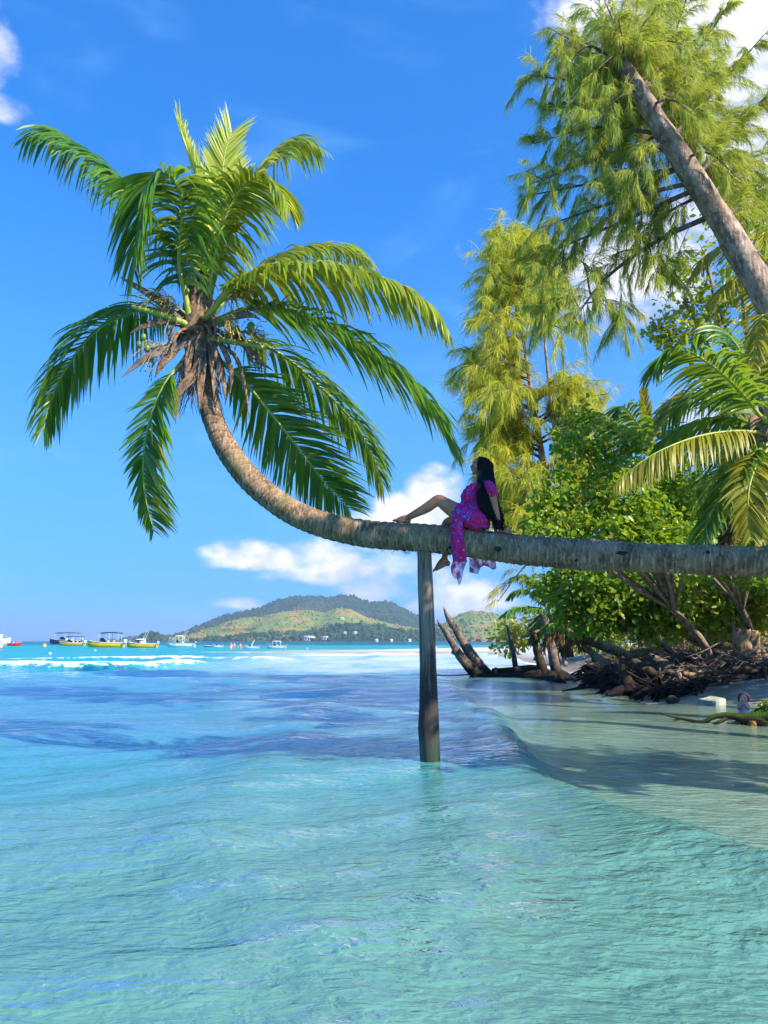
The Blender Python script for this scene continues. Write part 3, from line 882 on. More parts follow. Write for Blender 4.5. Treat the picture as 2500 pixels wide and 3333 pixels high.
# flower sprays with nuts
def spray(parent, base, dirs, n, L, seed, spread=0.5):
    gen = np.random.default_rng(seed)
    mb = MB()
    b0 = np.array(base); d0 = nrm(np.array(dirs, dtype=float))
    tip = b0 + d0 * L * 0.8
    mb.add(*tube(spline([b0, (b0 + tip) / 2 + [0, 0, .03], tip], 7), np.linspace(0.016, 0.006, 7), 5))
    for i in range(n):
        t = gen.uniform(0.25, 1)
        p = b0 * (1 - t) + tip * t
        d = nrm(d0 * 0.8 + gen.normal(0, spread, 3) + np.array([0, 0, -.15]))
        l = L * gen.uniform(0.3, 0.7)
        c = spline([p, p + d * l * .5 + [0, 0, .02], p + d * l + [0, 0, -l * .35]], 6)
        mb.add(*tube(c, 0.0042, 3, False), var=gen.random())
        for q in range(3):
            v = c[gen.integers(1, 6)]
            iv, it = ico()
            mb.add(iv * 0.011 + v, None, it)
    mb.obj('flower_spray', m_flower, parent)
spray(palm, D(405, 680, 9.2), (-0.9, -0.3, 0.5), 60, 0.55, 1)
spray(palm, D(470, 660, 9.2), (0.8, -0.3, 0.35), 60, 0.55, 2)
spray(palm, D(480, 690, 9.15), (0.35, -0.6, -0.35), 40, 0.45, 3, 0.3)
spray(palm, D(400, 740, 9.2), (-0.9, -0.2, -0.3), 45, 0.5, 4)
spray(palm, D(480, 720, 9.2), (0.95, -0.2, -0.1), 45, 0.55, 5)
iv, it = ico()
def smooth_ball(r, seg=12):
    th = np.linspace(0, math.pi, 9); ph = np.linspace(0, 2 * math.pi, seg, endpoint=False)
    V = np.array([[math.sin(a) * math.cos(b), math.sin(a) * math.sin(b), math.cos(a)] for a in th for b in ph])
    i = np.arange(8)[:, None] * seg; j = np.arange(seg)[None, :]; j2 = (j + 1) % seg
    return V * r, np.stack([i + j, i + seg + j, i + seg + j2, i + j2], -1).reshape(-1, 4)
for x, y, r in [(542, 706, .058), (512, 712, .05), (417, 612, .04), (424, 590, .034), (410, 600, .034), (300, 744, .042), (318, 752, .045), (310, 728, .04), (428, 622, .038), (405, 628, .03), (500, 722, .045)]:
    V, Q = smooth_ball(r)
    V = V * np.array([0.88, 0.88, 1.18])
    mb = MB(); mb.add(V + np.array(D(x, y, 9.08)), Q)
    mb.obj('coconut', m_coconut, palm, smooth=True)

# ================================================================== the prop post
m_post, g, out = newmat('weathered_post')
pos = g.n('NewGeometry').outputs['Position']
z = g.n('SeparateXYZ', {0: pos}).outputs[2]
gr = g.noise(g.mapping(pos, scale=(34, 34, 2.2)), 1.0, 6.0, 0.65, 0.4)
big = g.noise(g.mapping(pos, scale=(9, 9, 1.5)), 1.0, 5.0, 0.6)
c = g.mix(g.sm(gr, 0.35, 0.65), (0.10, 0.065, 0.042), (0.38, 0.28, 0.19))
c = g.mix(g.m('MULTIPLY', g.sm(big, 0.5, 0.66), 0.6), c, (0.27, 0.20, 0.14))
stain = g.sm(g.m('ADD', z, g.m('MULTIPLY', g.m('SUBTRACT', g.noise(g.mapping(pos, scale=(16, 16, 1.2)), 1.0, 4.0, .7), 0.5), 2.4)), 1.75, 1.05)
c = g.mix(g.m('MULTIPLY', stain, 0.93), c, g.mix(gr, (0.008, 0.007, 0.008), (0.03, 0.026, 0.024)))
alg = g.sm(g.m('ADD', z, g.m('MULTIPLY', g.noise(pos, 9.0, 3.0), .22)), 0.62, 0.36)
c = g.mix(g.m('MULTIPLY', alg, 0.8), c, g.mix(gr, (0.008, 0.018, 0.008), (0.03, 0.065, 0.018)))
b = g.n('BsdfPrincipled', {'Base Color': c, 'Roughness': g.m('SUBTRACT', 0.9, g.m('MULTIPLY', alg, 0.45))})
bp = g.n('Bump', {'Strength': 0.8, 'Distance': 0.02, 'Height': gr})
g.put(b.inputs['Normal'], bp.outputs[0])
g.put(out.inputs[0], b.outputs[0])
zs = np.linspace(-0.8, 2.62, 90)
def post_edges(z):
    sy = np.interp(z, [0, 0.55, 0.75, 1.4, 2.0, 2.62], [2523, 2375, 2318, 2130, 1960, 1785])
    L_ = np.interp(sy, [1785, 1900, 2050, 2200, 2320, 2385, 2420, 2523], [1362, 1362, 1366, 1367, 1365, 1360, 1363, 1368])
    R_ = np.interp(sy, [1785, 1900, 2050, 2200, 2320, 2420, 2523], [1406, 1411, 1416, 1420, 1424, 1427, 1430])
    return L_, R_
mb = MB()
kk = 20
th = np.linspace(0, 2 * math.pi, kk, endpoint=False)
V = []
gen = np.random.default_rng(8)
yp = 9.12
base_shape = np.array([1 / max(abs(math.cos(t - 0.42)) ** 3 + abs(math.sin(t - 0.42)) ** 3, .3) ** (1 / 3) for t in th])
base_shape /= np.max(np.abs(base_shape * np.cos(th)))
jit = gen.normal(0, 0.035, kk)
for zz in zs:
    Lp, Rp = post_edges(zz)
    a = P(Lp, 2086, yp).x; b_ = P(Rp, 2086, yp).x
    rx = (b_ - a) / 2
    rr_ = rx * (base_shape + jit) * (1 + gen.normal(0, 0.006, kk))
    V.append(np.stack([(a + b_) / 2 + rr_ * np.cos(th), yp + rr_ * np.sin(th) * 0.95, np.full(kk, zz) + (0.02 * np.cos(th + 1) if zz > 2.6 else 0)], 1))
n = len(zs)
i = np.arange(n - 1)[:, None] * kk; j = np.arange(kk)[None, :]; j2 = (j + 1) % kk
Q = np.stack([i + j, i + j2, i + kk + j2, i + kk + j], -1).reshape(-1, 4)
V = np.vstack(V)
V = np.vstack([V, V[-kk:].mean(0)])
mb.add(V, Q, [((n - 1) * kk + a, (n - 1) * kk + (a + 1) % kk, n * kk) for a in range(kk)])
post = mb.obj('prop_post', m_post)
tag(post, 'tall weathered wooden post standing in the sea, propping up the leaning trunk', 'post')

# ================================================================== people
def skinmat(name, col, deep):
    m, g, out = newmat(name)
    co = g.n('TexCoord').outputs['Object']
    c = g.mix(g.sm(g.noise(co, 9.0, 4.0), 0.35, 0.7), deep, col)
    b = g.n('BsdfPrincipled', {'Base Color': c, 'Roughness': 0.45, 'Subsurface Weight': 0.08, 'Subsurface Radius': (0.02, 0.008, 0.004), 'Subsurface Scale': 0.5})
    g.put(out.inputs[0], b.outputs[0])
    return m
m_skin = skinmat('brown_skin', (0.52, 0.21, 0.10), (0.42, 0.155, 0.07))
m_skin2 = skinmat('fair_skin', (0.70, 0.36, 0.26), (0.60, 0.28, 0.20))
m_hair = simple('black_braids', (0.006, 0.006, 0.010), 0.6, 0.5, 60.0, spec=0.15)
m_hair_red = simple('auburn_hair', (0.16, 0.045, 0.03), 0.5, 0.5, 40.0)

m_dress, g, out = newmat('floral_dress')
co = g.n('TexCoord').outputs['Object']
v1 = g.n('TexVoronoi', {'Vector': g.n('VectorMath', {0: co, 1: g.n('VectorMath', {0: g.noisec(co, 16.0), 1: (0.12, 0.12, 0.12)}, operation='MULTIPLY').outputs[0]}, operation='ADD').outputs[0], 'Scale': 11.0}, feature='F1')
v2 = g.n('TexVoronoi', {'Vector': co, 'Scale': 26.0}, feature='F1')
nn = g.noise(co, 30.0, 4.0, .65)
c = g.mix(g.sm(nn, 0.38, 0.62), (0.80, 0.014, 0.08), (0.55, 0.04, 0.34))
fl = g.m('MULTIPLY', g.sm(g.m('ADD', v1.outputs['Distance'], g.m('MULTIPLY', nn, .75)), 0.84, 0.62), g.sm(g.n('SeparateColor', {0: v1.outputs['Color']}).outputs[0], 0.30, 0.36))
c = g.mix(fl, c, g.mix(g.sm(nn, 0.4, 0.62), (0.10, 0.06, 0.52), (0.10, 0.24, 0.72)))
fl2 = g.m('MULTIPLY', g.sm(v2.outputs['Distance'], 0.34, 0.22), g.sm(g.n('SeparateColor', {0: v2.outputs['Color']}).outputs[1], 0.72, 0.78))
c = g.mix(g.m('MULTIPLY', fl2, 0.8), c, (0.72, 0.36, 0.55))
b = g.n('BsdfPrincipled', {'Base Color': c, 'Roughness': 0.7, 'Specular IOR Level': 0.2})
tr = g.n('BsdfTranslucent', {'Color': c})
g.put(out.inputs[0], g.n('MixShader', {0: 0.25, 1: b.outputs[0], 2: tr.outputs[0]}).outputs[0])

m_sheer, g, out = newmat('sheer_hem')
co = g.n('TexCoord').outputs['Object']
nn = g.noise(co, 12.0, 4.0, .6)
c = g.mix(g.sm(nn, 0.4, 0.6), (0.62, 0.40, 0.62), (0.55, 0.03, 0.20))
b = g.n('BsdfPrincipled', {'Base Color': c, 'Roughness': 0.6})
tr = g.n('BsdfTranslucent', {'Color': c})
tp = g.n('BsdfTransparent', {'Color': (0.95, 0.92, 0.97)})
m1 = g.n('MixShader', {0: 0.5, 1: b.outputs[0], 2: tr.outputs[0]})
g.put(out.inputs[0], g.n('MixShader', {0: g.m('SUBTRACT', 0.62, g.m('MULTIPLY', g.sm(nn, 0.4, 0.62), 0.42)), 1: m1.outputs[0], 2: tp.outputs[0]}).outputs[0])

def loft(rings, k=20):
    """rings: (centre, rx, ry[, tilt vector]) stacked; rx in x, ry in y"""
    V = []
    th = np.linspace(0, 2 * math.pi, k, endpoint=False)
    cs = arr([r[0] for r in rings])
    for c, rx, ry in rings:
        V.append(np.array(c) + np.stack([rx * np.cos(th), ry * np.sin(th), 0 * th], 1))
    n = len(rings)
    i = np.arange(n - 1)[:, None] * k; j = np.arange(k)[None, :]; j2 = (j + 1) % k
    Q = np.stack([i + j, i + j2, i + k + j2, i + k + j], -1).reshape(-1, 4)
    V = np.vstack(V + [cs[:1], cs[-1:]])
    T_ = [(n * k, (a + 1) % k, a) for a in range(k)] + [(n * k + 1, (n - 1) * k + a, (n - 1) * k + (a + 1) % k) for a in range(k)]
    return V, Q, np.array(T_)
def rloft(rings, n, k=24):
    a = np.array([[*r[0], r[1], r[2]] for r in rings])
    b = spline(a, n)
    return loft([(x[:3], x[3], x[4]) for x in b], k)
def ell(c, r, k=14):
    V, Q = smooth_ball(1.0, k)
    return V * np.array(r) + np.array(c), Q, None
def limb(pts, radii, n=None, k=14):
    a = spline([(*p, r) for p, r in zip(pts, radii)], n or len(pts) * 5)
    c = a[:, :3]
    ds = [tube(c, np.maximum(a[:, 3], .002), k)]
    for e in (0, -1):
        ds.append(ell(c[e], (a[e, 3],) * 3, 10))
    return ds
def fuse(name, parts, mat, voxel=0.006, smooth_it=4, parent=None):
    """melt overlapping solids into one continuous skin"""
    mb = MB()
    for p in parts:
        mb.add(*p)
    me = mb.mesh(name + '_raw', mat)
    o = bpy.data.objects.new(name + '_raw', me)
    COL.objects.link(o)
    r = o.modifiers.new('r', 'REMESH'); r.mode = 'VOXEL'; r.voxel_size = voxel; r.use_smooth_shade = True
    if smooth_it:
        s_ = o.modifiers.new('s', 'SMOOTH'); s_.factor = 0.5; s_.iterations = smooth_it
    dg = bpy.context.evaluated_depsgraph_get()
    me2 = bpy.data.meshes.new_from_object(o.evaluated_get(dg))
    me2.name = name
    bpy.data.objects.remove(o)
    if not me2.materials: me2.materials.append(mat)
    return link(name, me2, parent)
def sheet(mb, rows, thick=0.004):
    """cloth from rows of points, given a little thickness"""
    A = np.array([[tuple(p) for p in r] for r in rows], dtype=float)
    n, k = A.shape[:2]
    du = np.gradient(A, axis=1); dv = np.gradient(A, axis=0)
    N = nrm(np.cross(du, dv))
    V = np.concatenate([A.reshape(-1, 3), (A + N * thick).reshape(-1, 3)])
    q = grid_quads(n, k); q2 = q[:, ::-1] + n * k
    e = []
    for i in range(n - 1):
        for c, fl in ((0, 1), (k - 1, 0)):
            a, b_ = i * k + c, (i + 1) * k + c
            e.append((a, b_, b_ + n * k, a + n * k) if fl else (b_, a, a + n * k, b_ + n * k))
    for j in range(k - 1):
        for rr, fl in ((0, 0), (n - 1, 1)):
            a, b_ = rr * k + j, rr * k + j + 1
            e.append((a, b_, b_ + n * k, a + n * k) if fl else (b_, a, a + n * k, b_ + n * k))
    mb.add(V, np.vstack([q, q2, np.array(e)]))

px_m = 9.05 / FPX
def hand(wrist, direction, palmn, L=0.17, spread=0.5, curl=0.4, seed=0):
    """palm, four fingers of unequal length and a thumb; palm faces along -palmn"""
    w = np.array(wrist); d = nrm(np.array(direction, float)); n_ = np.array(palmn, float)
    n_ = nrm(n_ - d * np.dot(n_, d)); s = np.cross(d, n_)
    out = []
    pl = L * 0.5
    out += limb([w, w + d * pl * 0.5 + n_ * .006, w + d * pl], [0.024, 0.030, 0.032], 6, 10)
    out.append(ell(w + d * pl * 0.62 + s * 0.014, (0.03, 0.03, 0.02)))
    out.append(ell(w + d * pl * 0.62 - s * 0.014, (0.03, 0.03, 0.02)))
    for i, (o_, l) in enumerate(zip((-0.031, -0.011, 0.011, 0.029), (0.42, 0.5, 0.47, 0.37))):
        fd = nrm(d + s * o_ * 12 * spread)
        b0 = w + d * pl * 0.92 + s * o_
        k1 = b0 + fd * L * l * 0.45 + n_ * 0.010
        k2 = k1 + fd * L * l * 0.3 - n_ * 0.010 * curl * 2
        k3 = k2 + nrm(fd - n_ * curl) * L * l * 0.25
        out += limb([b0, k1, k2, k3], [0.0098, 0.0090, 0.0082, 0.0066], 9, 8)
    tb = w + d * pl * 0.35 + s * 0.03
    out += limb([tb, tb + s * 0.03 + d * 0.028, tb + s * 0.042 + d * 0.06 - n_ * .006], [0.013, 0.0108, 0.0080], 8, 8)
    return out
def foot(ankle, heel, ball, toe, up, k=10):
    out = []
    out += limb([ankle, heel], [0.036, 0.029], 5, 10)
    out += limb([ankle, (Vector(ankle) + Vector(ball)) / 2 + Vector(up) * .008, ball], [0.037, 0.034, 0.026], 8, 10)
    out += limb([heel, ball], [0.028, 0.026], 7, 10)
    f = nrm(np.array(Vector(toe) - Vector(ball))); s = np.cross(f, nrm(np.array(up, float)))
    for i in range(5):
        o_ = (i - 2) * 0.0175
        b0 = np.array(ball) + s * o_ - f * .006
        l = (0.062, 0.056, 0.05, 0.044, 0.036)[i]
        out += limb([b0, b0 + f * l * .6 + np.array(up) * .004, b0 + f * l - np.array(up) * .004], [0.012, 0.0105, 0.009], 6, 8)
    return out

# ---- the woman sitting on the trunk
YB = 9.04
W = lambda x, y, Y=YB: np.array(P(x, y, Y))
parts = []
rings = [(1553, 1722, 33, .165), (1550, 1706, 41, .185), (1547, 1686, 41, .178), (1541, 1662, 36, .152), (1537, 1640, 33, .130), (1539, 1616, 33, .138), (1544, 1597, 33, .150), (1553, 1581, 28, .160), (1560, 1569, 19, .12), (1563, 1560, 13, .06)]
RG = [(W(x, y), rx * px_m, ry) for x, y, rx, ry in rings]
parts.append(rloft(RG, 40))
parts += limb([W(1565, 1570), W(1562, 1552), W(1562, 1532)], [0.056, 0.048, 0.050])
HC = W(1567, 1512)
parts.append(ell(HC, (0.096, 0.074, 0.098), 20))
parts.append(ell(W(1555, 1524), (0.070, 0.060, 0.066), 16))
parts.append(ell(W(1549, 1534), (0.046, 0.044, 0.036), 14))
parts.append(ell(W(1543, 1540), (0.024, 0.026, 0.020), 12))
parts += limb([W(1541.5, 1509), W(1537, 1515), W(1533.5, 1520)], [0.010, 0.012, 0.0145], 6, 10)
parts.append(ell(W(1537.5, 1527.0), (0.015, 0.024, 0.0085), 10))
parts.append(ell(W(1538.0, 1531.0), (0.014, 0.021, 0.0085), 10))
parts.append(ell(W(1543, 1505), (0.022, 0.05, 0.013), 12))
for yy in (8.96, 9.12):
    parts.append(ell(W(1548, 1518, yy + (0.02 if yy < 9 else -.02)), (0.03, 0.026, 0.03), 10))
# near arm, propping her up from behind
parts += limb([W(1580, 1580, 8.93), W(1594, 1588, 8.885), W(1605, 1622, 8.88), W(1612, 1652, 8.885), W(1620, 1690, 8.92), W(1628, 1723, 8.965)], [0.055, 0.056, 0.047, 0.038, 0.037, 0.025], 30)
hz_, hy_, hr_, _ = trunk_top(W(1640, 1735)[0])
hw = np.array([W(1629, 1726)[0], 8.965, hz_ + 0.012])
parts += hand(hw, (1.0, -0.25, -0.10), (0, -0.25, 1), 0.185, 0.8, 0.35)
parts += limb([W(1578, 1582, 9.16), W(1590, 1590, 9.20), W(1602, 1650, 9.22), W(1608, 1690, 9.18), W(1612, 1722, 9.13)], [0.055, 0.054, 0.040, 0.036, 0.025], 26)
parts += hand(np.array([W(1613, 1726)[0], 9.13, hz_ + 0.012]), (1.0, 0.3, -0.1), (0, 0.2, 1), 0.18, 0.7, 0.35)
# near leg, knee up, sole on the trunk
fz, fy, fr_, _ = trunk_top(W(1310, 1690)[0])
fz2 = trunk_top(W(1280, 1690)[0])[0]
hx, bx_, tx = W(1331, 1690)[0], W(1293, 1690)[0], W(1279, 1690)[0]
heel = np.array([hx, fy, trunk_top(hx)[0] + 0.027]); ball = np.array([bx_, fy - 0.01, trunk_top(bx_)[0] + 0.024]); toe = np.array([tx, fy - 0.015, trunk_top(tx)[0] + 0.02])
ank = np.array([W(1326, 1682)[0], fy, W(1326, 1682)[2]])
parts += limb([W(1548, 1697, 8.95), W(1515, 1682, 8.93), W(1470, 1655, 8.95), W(1430, 1629, 8.98), W(1416, 1634, 8.99), W(1390, 1652, 9.01), W(1360, 1668, 9.04), ank], [0.112, 0.108, 0.094, 0.069, 0.064, 0.062, 0.050, 0.037], 44)
parts += foot(ank, heel, ball, toe, (0, 0, 1))
# far leg hanging behind the trunk
ank2 = W(1447, 1818, 9.31)
parts += limb([W(1550, 1700, 9.13), W(1500, 1697, 9.20), W(1462, 1700, 9.28), W(1450, 1715, 9.315), W(1447, 1760, 9.335), W(1449, 1800, 9.315), ank2], [0.108, 0.088, 0.066, 0.056, 0.054, 0.040, 0.034], 40)
parts += foot(ank2, W(1456, 1833, 9.315), W(1420, 1852, 9.29), W(1404, 1861, 9.28), (-0.45, -0.25, 0.85))
parts.append(ell(W(1457, 1834, 9.31), (0.036, 0.034, 0.036), 12))
body = fuse('person', parts, m_skin, 0.0062, 3)
tag(body, 'woman with long black braids and pink floral dress sitting on the palm trunk', 'person')

# dress
dp = []
dr_r = [(c + np.array([-0.003, 0, 0]), rx * 1.10 + 0.008, ry * 1.05 + 0.008) for c, rx, ry in RG[:8]]
dp.append(rloft(dr_r, 34))
dp.append(rloft([(W(1553, 1581), 29 * px_m + .004, .165), (W(1557, 1574), 24 * px_m, .14), (W(1560, 1569), 20 * px_m, .10)], 6))
dp += limb([W(1578, 1580, 8.95), W(1594, 1586, 8.885), W(1603, 1607, 8.878)], [0.064, 0.068, 0.064], 9)
dp += limb([W(1576, 1582, 9.14), W(1590, 1590, 9.20), W(1600, 1612, 9.21)], [0.064, 0.066, 0.062], 9)
dp += limb([W(1550, 1692, 8.95), W(1520, 1682, 8.925), W(1496, 1668, 8.925)], [0.130, 0.126, 0.116], 12)
dp += limb([W(1550, 1698, 9.13), W(1505, 1693, 9.19)], [0.126, 0.112], 8)
dress = fuse('dress', dp, m_dress, 0.0075, 5, None)
gen = np.random.default_rng(4)
me = dress.data
co_ = np.zeros(len(me.vertices) * 3); me.vertices.foreach_get('co', co_); co_ = co_.reshape(-1, 3)
no_ = np.zeros(len(me.vertices) * 3); me.vertices.foreach_get('normal', no_); no_ = no_.reshape(-1, 3)
wr_ = 0.007 * np.sin(co_[:, 2] * 60 + 9 * np.sin(co_[:, 0] * 22) + 5 * co_[:, 1]) + 0.010 * (vnoise(co_[:, 0] * 26, co_[:, 2] * 26, 3) - .5)
co_ += no_ * wr_[:, None] * 0.8
me.vertices.foreach_set('co', co_.ravel()); me.update()
dress.parent = body
# hanging front panel, over the near side of the trunk
rows = []
for t in np.linspace(0, 1, 26):
    y = 1640 + t * 188
    xl = np.interp(y, [1640, 1660, 1690, 1720, 1770, 1828], [1490, 1478, 1470, 1466, 1468, 1474])
    xr = np.interp(y, [1640, 1660, 1690, 1720, 1770, 1828], [1508, 1506, 1505, 1507, 1512, 1521])
    Yc = np.interp(y, [1640, 1665, 1700, 1725, 1770, 1800, 1828], [8.862, 8.832, 8.835, 8.862, 8.852, 8.868, 8.90])
    rows.append([W(xl + (xr - xl) * u, y, Yc + 0.012 * math.sin(u * 9 + t * 3) - 0.02 * math.sin(u * math.pi)) for u in np.linspace(0, 1, 15)])
mb = MB(); sheet(mb, rows, 0.005)
mb.obj('dress_panel', m_dress, None, True).parent = body
rows = []
for t in np.linspace(0, 1, 16):
    rows.append([])
    for u in np.linspace(0, 1, 17):
        x = np.interp(u, [0, 1], [np.interp(t, [0, .5, 1], [1474, 1467, 1470]), np.interp(t, [0, .5, 1], [1521, 1515, 1508])])
        low = np.interp(u, [0, 0.2, 0.45, 0.62, 0.85, 1], [1868, 1882, 1884, 1906, 1892, 1850])
        y = 1826 + t * (low - 1826)
        rows[-1].append(W(x, y, 8.90 + 0.022 * math.sin(u * 13 + t * 2) * (0.4 + t)))
mb = MB(); sheet(mb, rows, 0.002)
mb.obj('sheer_hem', m_sheer, None, True).parent = body
rows = []
for t in np.linspace(0, 1, 14):
    rows.append([])
    for u in np.linspace(0, 1, 19):
        low = np.interp(u, [0, .12, .3, .45, .6, .75, .88, 1], [1862, 1866, 1868, 1846, 1838, 1842, 1852, 1846])
        x = 1528 + u * 84 + t * 4 * math.sin(u * 8)
        y = 1795 + t * (low - 1795) + u * 4
        rows[-1].append(W(x, y, 9.24 + 0.03 * math.sin(u * 15 + t) * (0.3 + t)))
mb = MB(); sheet(mb, rows, 0.002)
mb.obj('sheer_hem', m_sheer, None, True).parent = body
# hair: cap of braids and ~190 long thin braids
hb = MB()
hb.add(*ell(W(1576, 1513), (0.088, 0.078, 0.092), 22))
gen = np.random.default_rng(9)
for i in range(420):
    u = gen.random() ** 1.05
    side_ = gen.random()
    near = side_ < 0.70
    y0 = 8.955 - 0.012 * gen.random() if near else YB + gen.uniform(-.06, .085)
    s0 = W(1560 + 24 * u + gen.normal(0, 1), 1487 + 6 * u * u, YB + gen.uniform(-.045, .045))
    s1 = W(1555 + 48 * u, 1503 + 5 * u, (YB - 0.088 * math.sqrt(max(0, 1 - (u * 1.0 - .35) ** 2))) if near else y0)
    s2 = W(1555 + 51 * u, 1532, (8.955 + .05 * u) if near else y0)
    ysh = (8.842 + 0.06 * u + gen.uniform(-.018, .02)) if near else YB + gen.uniform(-.05, .12)
    s3 = W(1554 + 60 * u ** 1.1 + gen.normal(0, 1.5), 1590, ysh)
    s4 = W(1559 + 62 * u + gen.normal(0, 2.5), 1640, ysh + 0.005)
    endy = gen.uniform(1655, 1728) if u > 0.35 else gen.uniform(1635, 1700)
    xe = np.interp(endy, [1630, 1660, 1690, 1728], [1562, 1578, 1592, 1606])
    s5 = W(xe + (1642 - xe) * u + gen.normal(0, 3.5), endy, ysh + 0.02)
    pts = [s0, s1, s2, s3, s4, s5]
    C = spline(pts, 20)
    hb.add(*tube(C, np.linspace(0.0062, 0.0034, 20) * gen.uniform(.8, 1.15) * (1 + 0.18 * np.sin(np.arange(20) * 2.4)), 5), var=gen.random())
hb.obj('hair', m_hair, None, True).parent = body
# face details: sunglasses-thin frame, eye, brow, lips
m_frame = simple('glasses_frame', (0.55, 0.53, 0.50), 0.3, 0.1, 5.0)
gl = MB()
for yy in (9.04 - 0.034, 9.04 + 0.034):
    c = W(1540.5, 1511.5, yy)
    th = np.linspace(0, 2 * math.pi, 17)
    gl.add(*tube(np.array([c + np.array([0.004 * math.cos(a), 0.024 * math.cos(a), 0.020 * math.sin(a)]) for a in th]), 0.0022, 5))
gl.add(*tube(spline([W(1540.5, 1510.5, 9.04 - .056), W(1551, 1510, 8.972), W(1566, 1509, 8.955)], 6), 0.0025, 5))
gl.obj('glasses', m_frame, None, True).parent = body
m_eye = simple('eye', (0.02, 0.015, 0.012), 0.2, 0.3, 30.0)
m_lip = simple('lips', (0.20, 0.05, 0.045), 0.4, 0.2, 30.0)
for yy in (9.04 - 0.034, 9.04 + 0.034):
    mb = MB(); mb.add(*ell(W(1545.0, 1512, yy), (0.011, 0.013, 0.008), 10))
    mb.obj('eye', m_eye, None, True).parent = body
mb = MB(); mb.add(*ell(W(1536.6, 1527.2), (0.0135, 0.021, 0.0065), 10)); mb.add(*ell(W(1537.0, 1531.0), (0.013, 0.019, 0.0065), 10))
mb.obj('lips', m_lip, None, True).parent = body

# ---- small child sitting in the shallows behind the mossy branch
YC = 15.0
K = lambda x, y, Y=YC: np.array(P(x, y, Y))
cp = []
q = YC / FPX
cp.append(rloft([(K(2421, 2334), 17 * q, .10), (K(2421, 2324), 17 * q, .105), (K(2420, 2312), 14 * q, .085), (K(2420, 2300), 14.5 * q, .09), (K(2420, 2291), 13 * q, .09), (K(2420, 2286), 6 * q, .05)], 18))
cp += limb([K(2420, 2290), K(2419, 2280)], [0.035, 0.034], 5)
cp.append(ell(K(2419, 2272), (0.078, 0.085, 0.092), 16))
cp.append(ell(K(2417, 2277, YC - .045), (0.05, 0.045, 0.05), 12))
cp.append(ell(K(2416.5, 2274, YC - .095), (0.011, 0.013, 0.012), 8))
for s in (-1, 1):
    cp += limb([K(2420 + s * 11, 2291), K(2420 + s * 19, 2306, YC - .05), K(2420 + s * 6, 2297, YC - .17)], [0.036, 0.030, 0.024], 14, 10)
    cp += hand(K(2420 + s * 5, 2296, YC - .18), (-s * 0.5, -0.3, 0.9), (0, 1, 0.3), 0.085, 0.4, 0.6)
    cp += limb([K(2421 + s * 9, 2330), K(2421 + s * 26, 2332, YC - .16), K(2421 + s * 4, 2336, YC - .30)], [0.055, 0.045, 0.03], 16, 10)
    cp.append(ell(K(2421 + s * 1, 2338, YC - .33), (0.05, 0.03, 0.025), 10))
child = fuse('person', cp, m_skin2, 0.009, 3)
tag(child, 'small child in a pale pink and blue swimsuit sitting behind the mossy branch', 'person')
m_suit, g, out = newmat('child_swimsuit')
co = g.n('TexCoord').outputs['Object']
c = g.mix(g.sm(g.noise(co, 9.0, 3.0), 0.45, 0.55), (0.85, 0.38, 0.52), (0.35, 0.65, 0.85))
g.put(out.inputs[0], g.n('BsdfPrincipled', {'Base Color': c, 'Roughness': 0.7}).outputs[0])
dp = [rloft([(K(2421, 2335), 18.5 * q, .112), (K(2421, 2324), 18.5 * q, .115), (K(2420, 2312), 15.5 * q, .096), (K(2420, 2301), 15.5 * q, .098), (K(2420, 2295), 13 * q, .085)], 14)]
fuse('swimsuit', dp, m_suit, 0.01, 3).parent = child
hb = MB()
hb.add(*ell(K(2420, 2268, YC + .022), (0.096, 0.090, 0.085), 18))
for i in range(60):
    a = gen.uniform(-2.6, 2.6)
    b0 = K(2420, 2264, YC + .02) + np.array([0.085 * math.sin(a), 0.07 * math.cos(a), 0.02])
    hb.add(*tube(spline([b0, b0 + np.array([0.02 * math.sin(a), .015 * math.cos(a), -0.05]), b0 + np.array([0.015 * math.sin(a), 0.01, -0.10 - .04 * gen.random()])], 6), np.linspace(.012, .004, 6), 5))
hb.obj('hair', m_hair_red, None, True).parent = child
for s in (-1, 1):
    mb = MB(); mb.add(*ell(K(2417 + s * 4.5, 2271, YC - .083), (0.009, 0.007, 0.008), 8))
    mb.obj('eye', m_eye, None, True).parent = child

# ================================================================== trees on the right bank
m_needle = leafmat('casuarina_needles', (0.06, 0.20, 0.06), (0.62, 0.64, 0.06), (0.78, 0.74, 0.07), 0.42, 0.6, 0.2)
m_needle2 = leafmat('casuarina_needles_far', (0.20, 0.30, 0.035), (0.76, 0.70, 0.06), (0.86, 0.78, 0.07), 0.44, 0.6, 0.2)
m_leaf = leafmat('broad_leaf', (0.035, 0.15, 0.012), (0.34, 0.50, 0.025), (0.58, 0.68, 0.03), 0.40, 0.35, 0.5)
m_leaf_gold = leafmat('broad_leaf_golden_lit', (0.15, 0.24, 0.015), (0.58, 0.54, 0.04), (0.7, 0.62, 0.04), 0.4, 0.4, 0.5)  # golden sunlight on the bush is painted into the leaf colour
m_leaf_dark = leafmat('broad_leaf_shady', (0.04, 0.15, 0.012), (0.30, 0.46, 0.025), (0.52, 0.64, 0.03), 0.40, 0.45, 0.4)
m_leaf_mix = leafmat('broad_leaf_yellowing', (0.08, 0.22, 0.015), (0.60, 0.60, 0.04), (0.76, 0.70, 0.04), 0.42, 0.4, 0.4)
m_cas_bark = barkmat('casuarina_bark', (0.38, 0.27, 0.19), (0.13, 0.08, 0.055), (0.66, 0.54, 0.42), 0, 0, (13, 13, 2.5), 1.2)
m_bark = barkmat('tree_bark', (0.24, 0.18, 0.13), (0.09, 0.065, 0.045), (0.42, 0.34, 0.24), 0, 0.2, (12, 12, 4), 0.8)
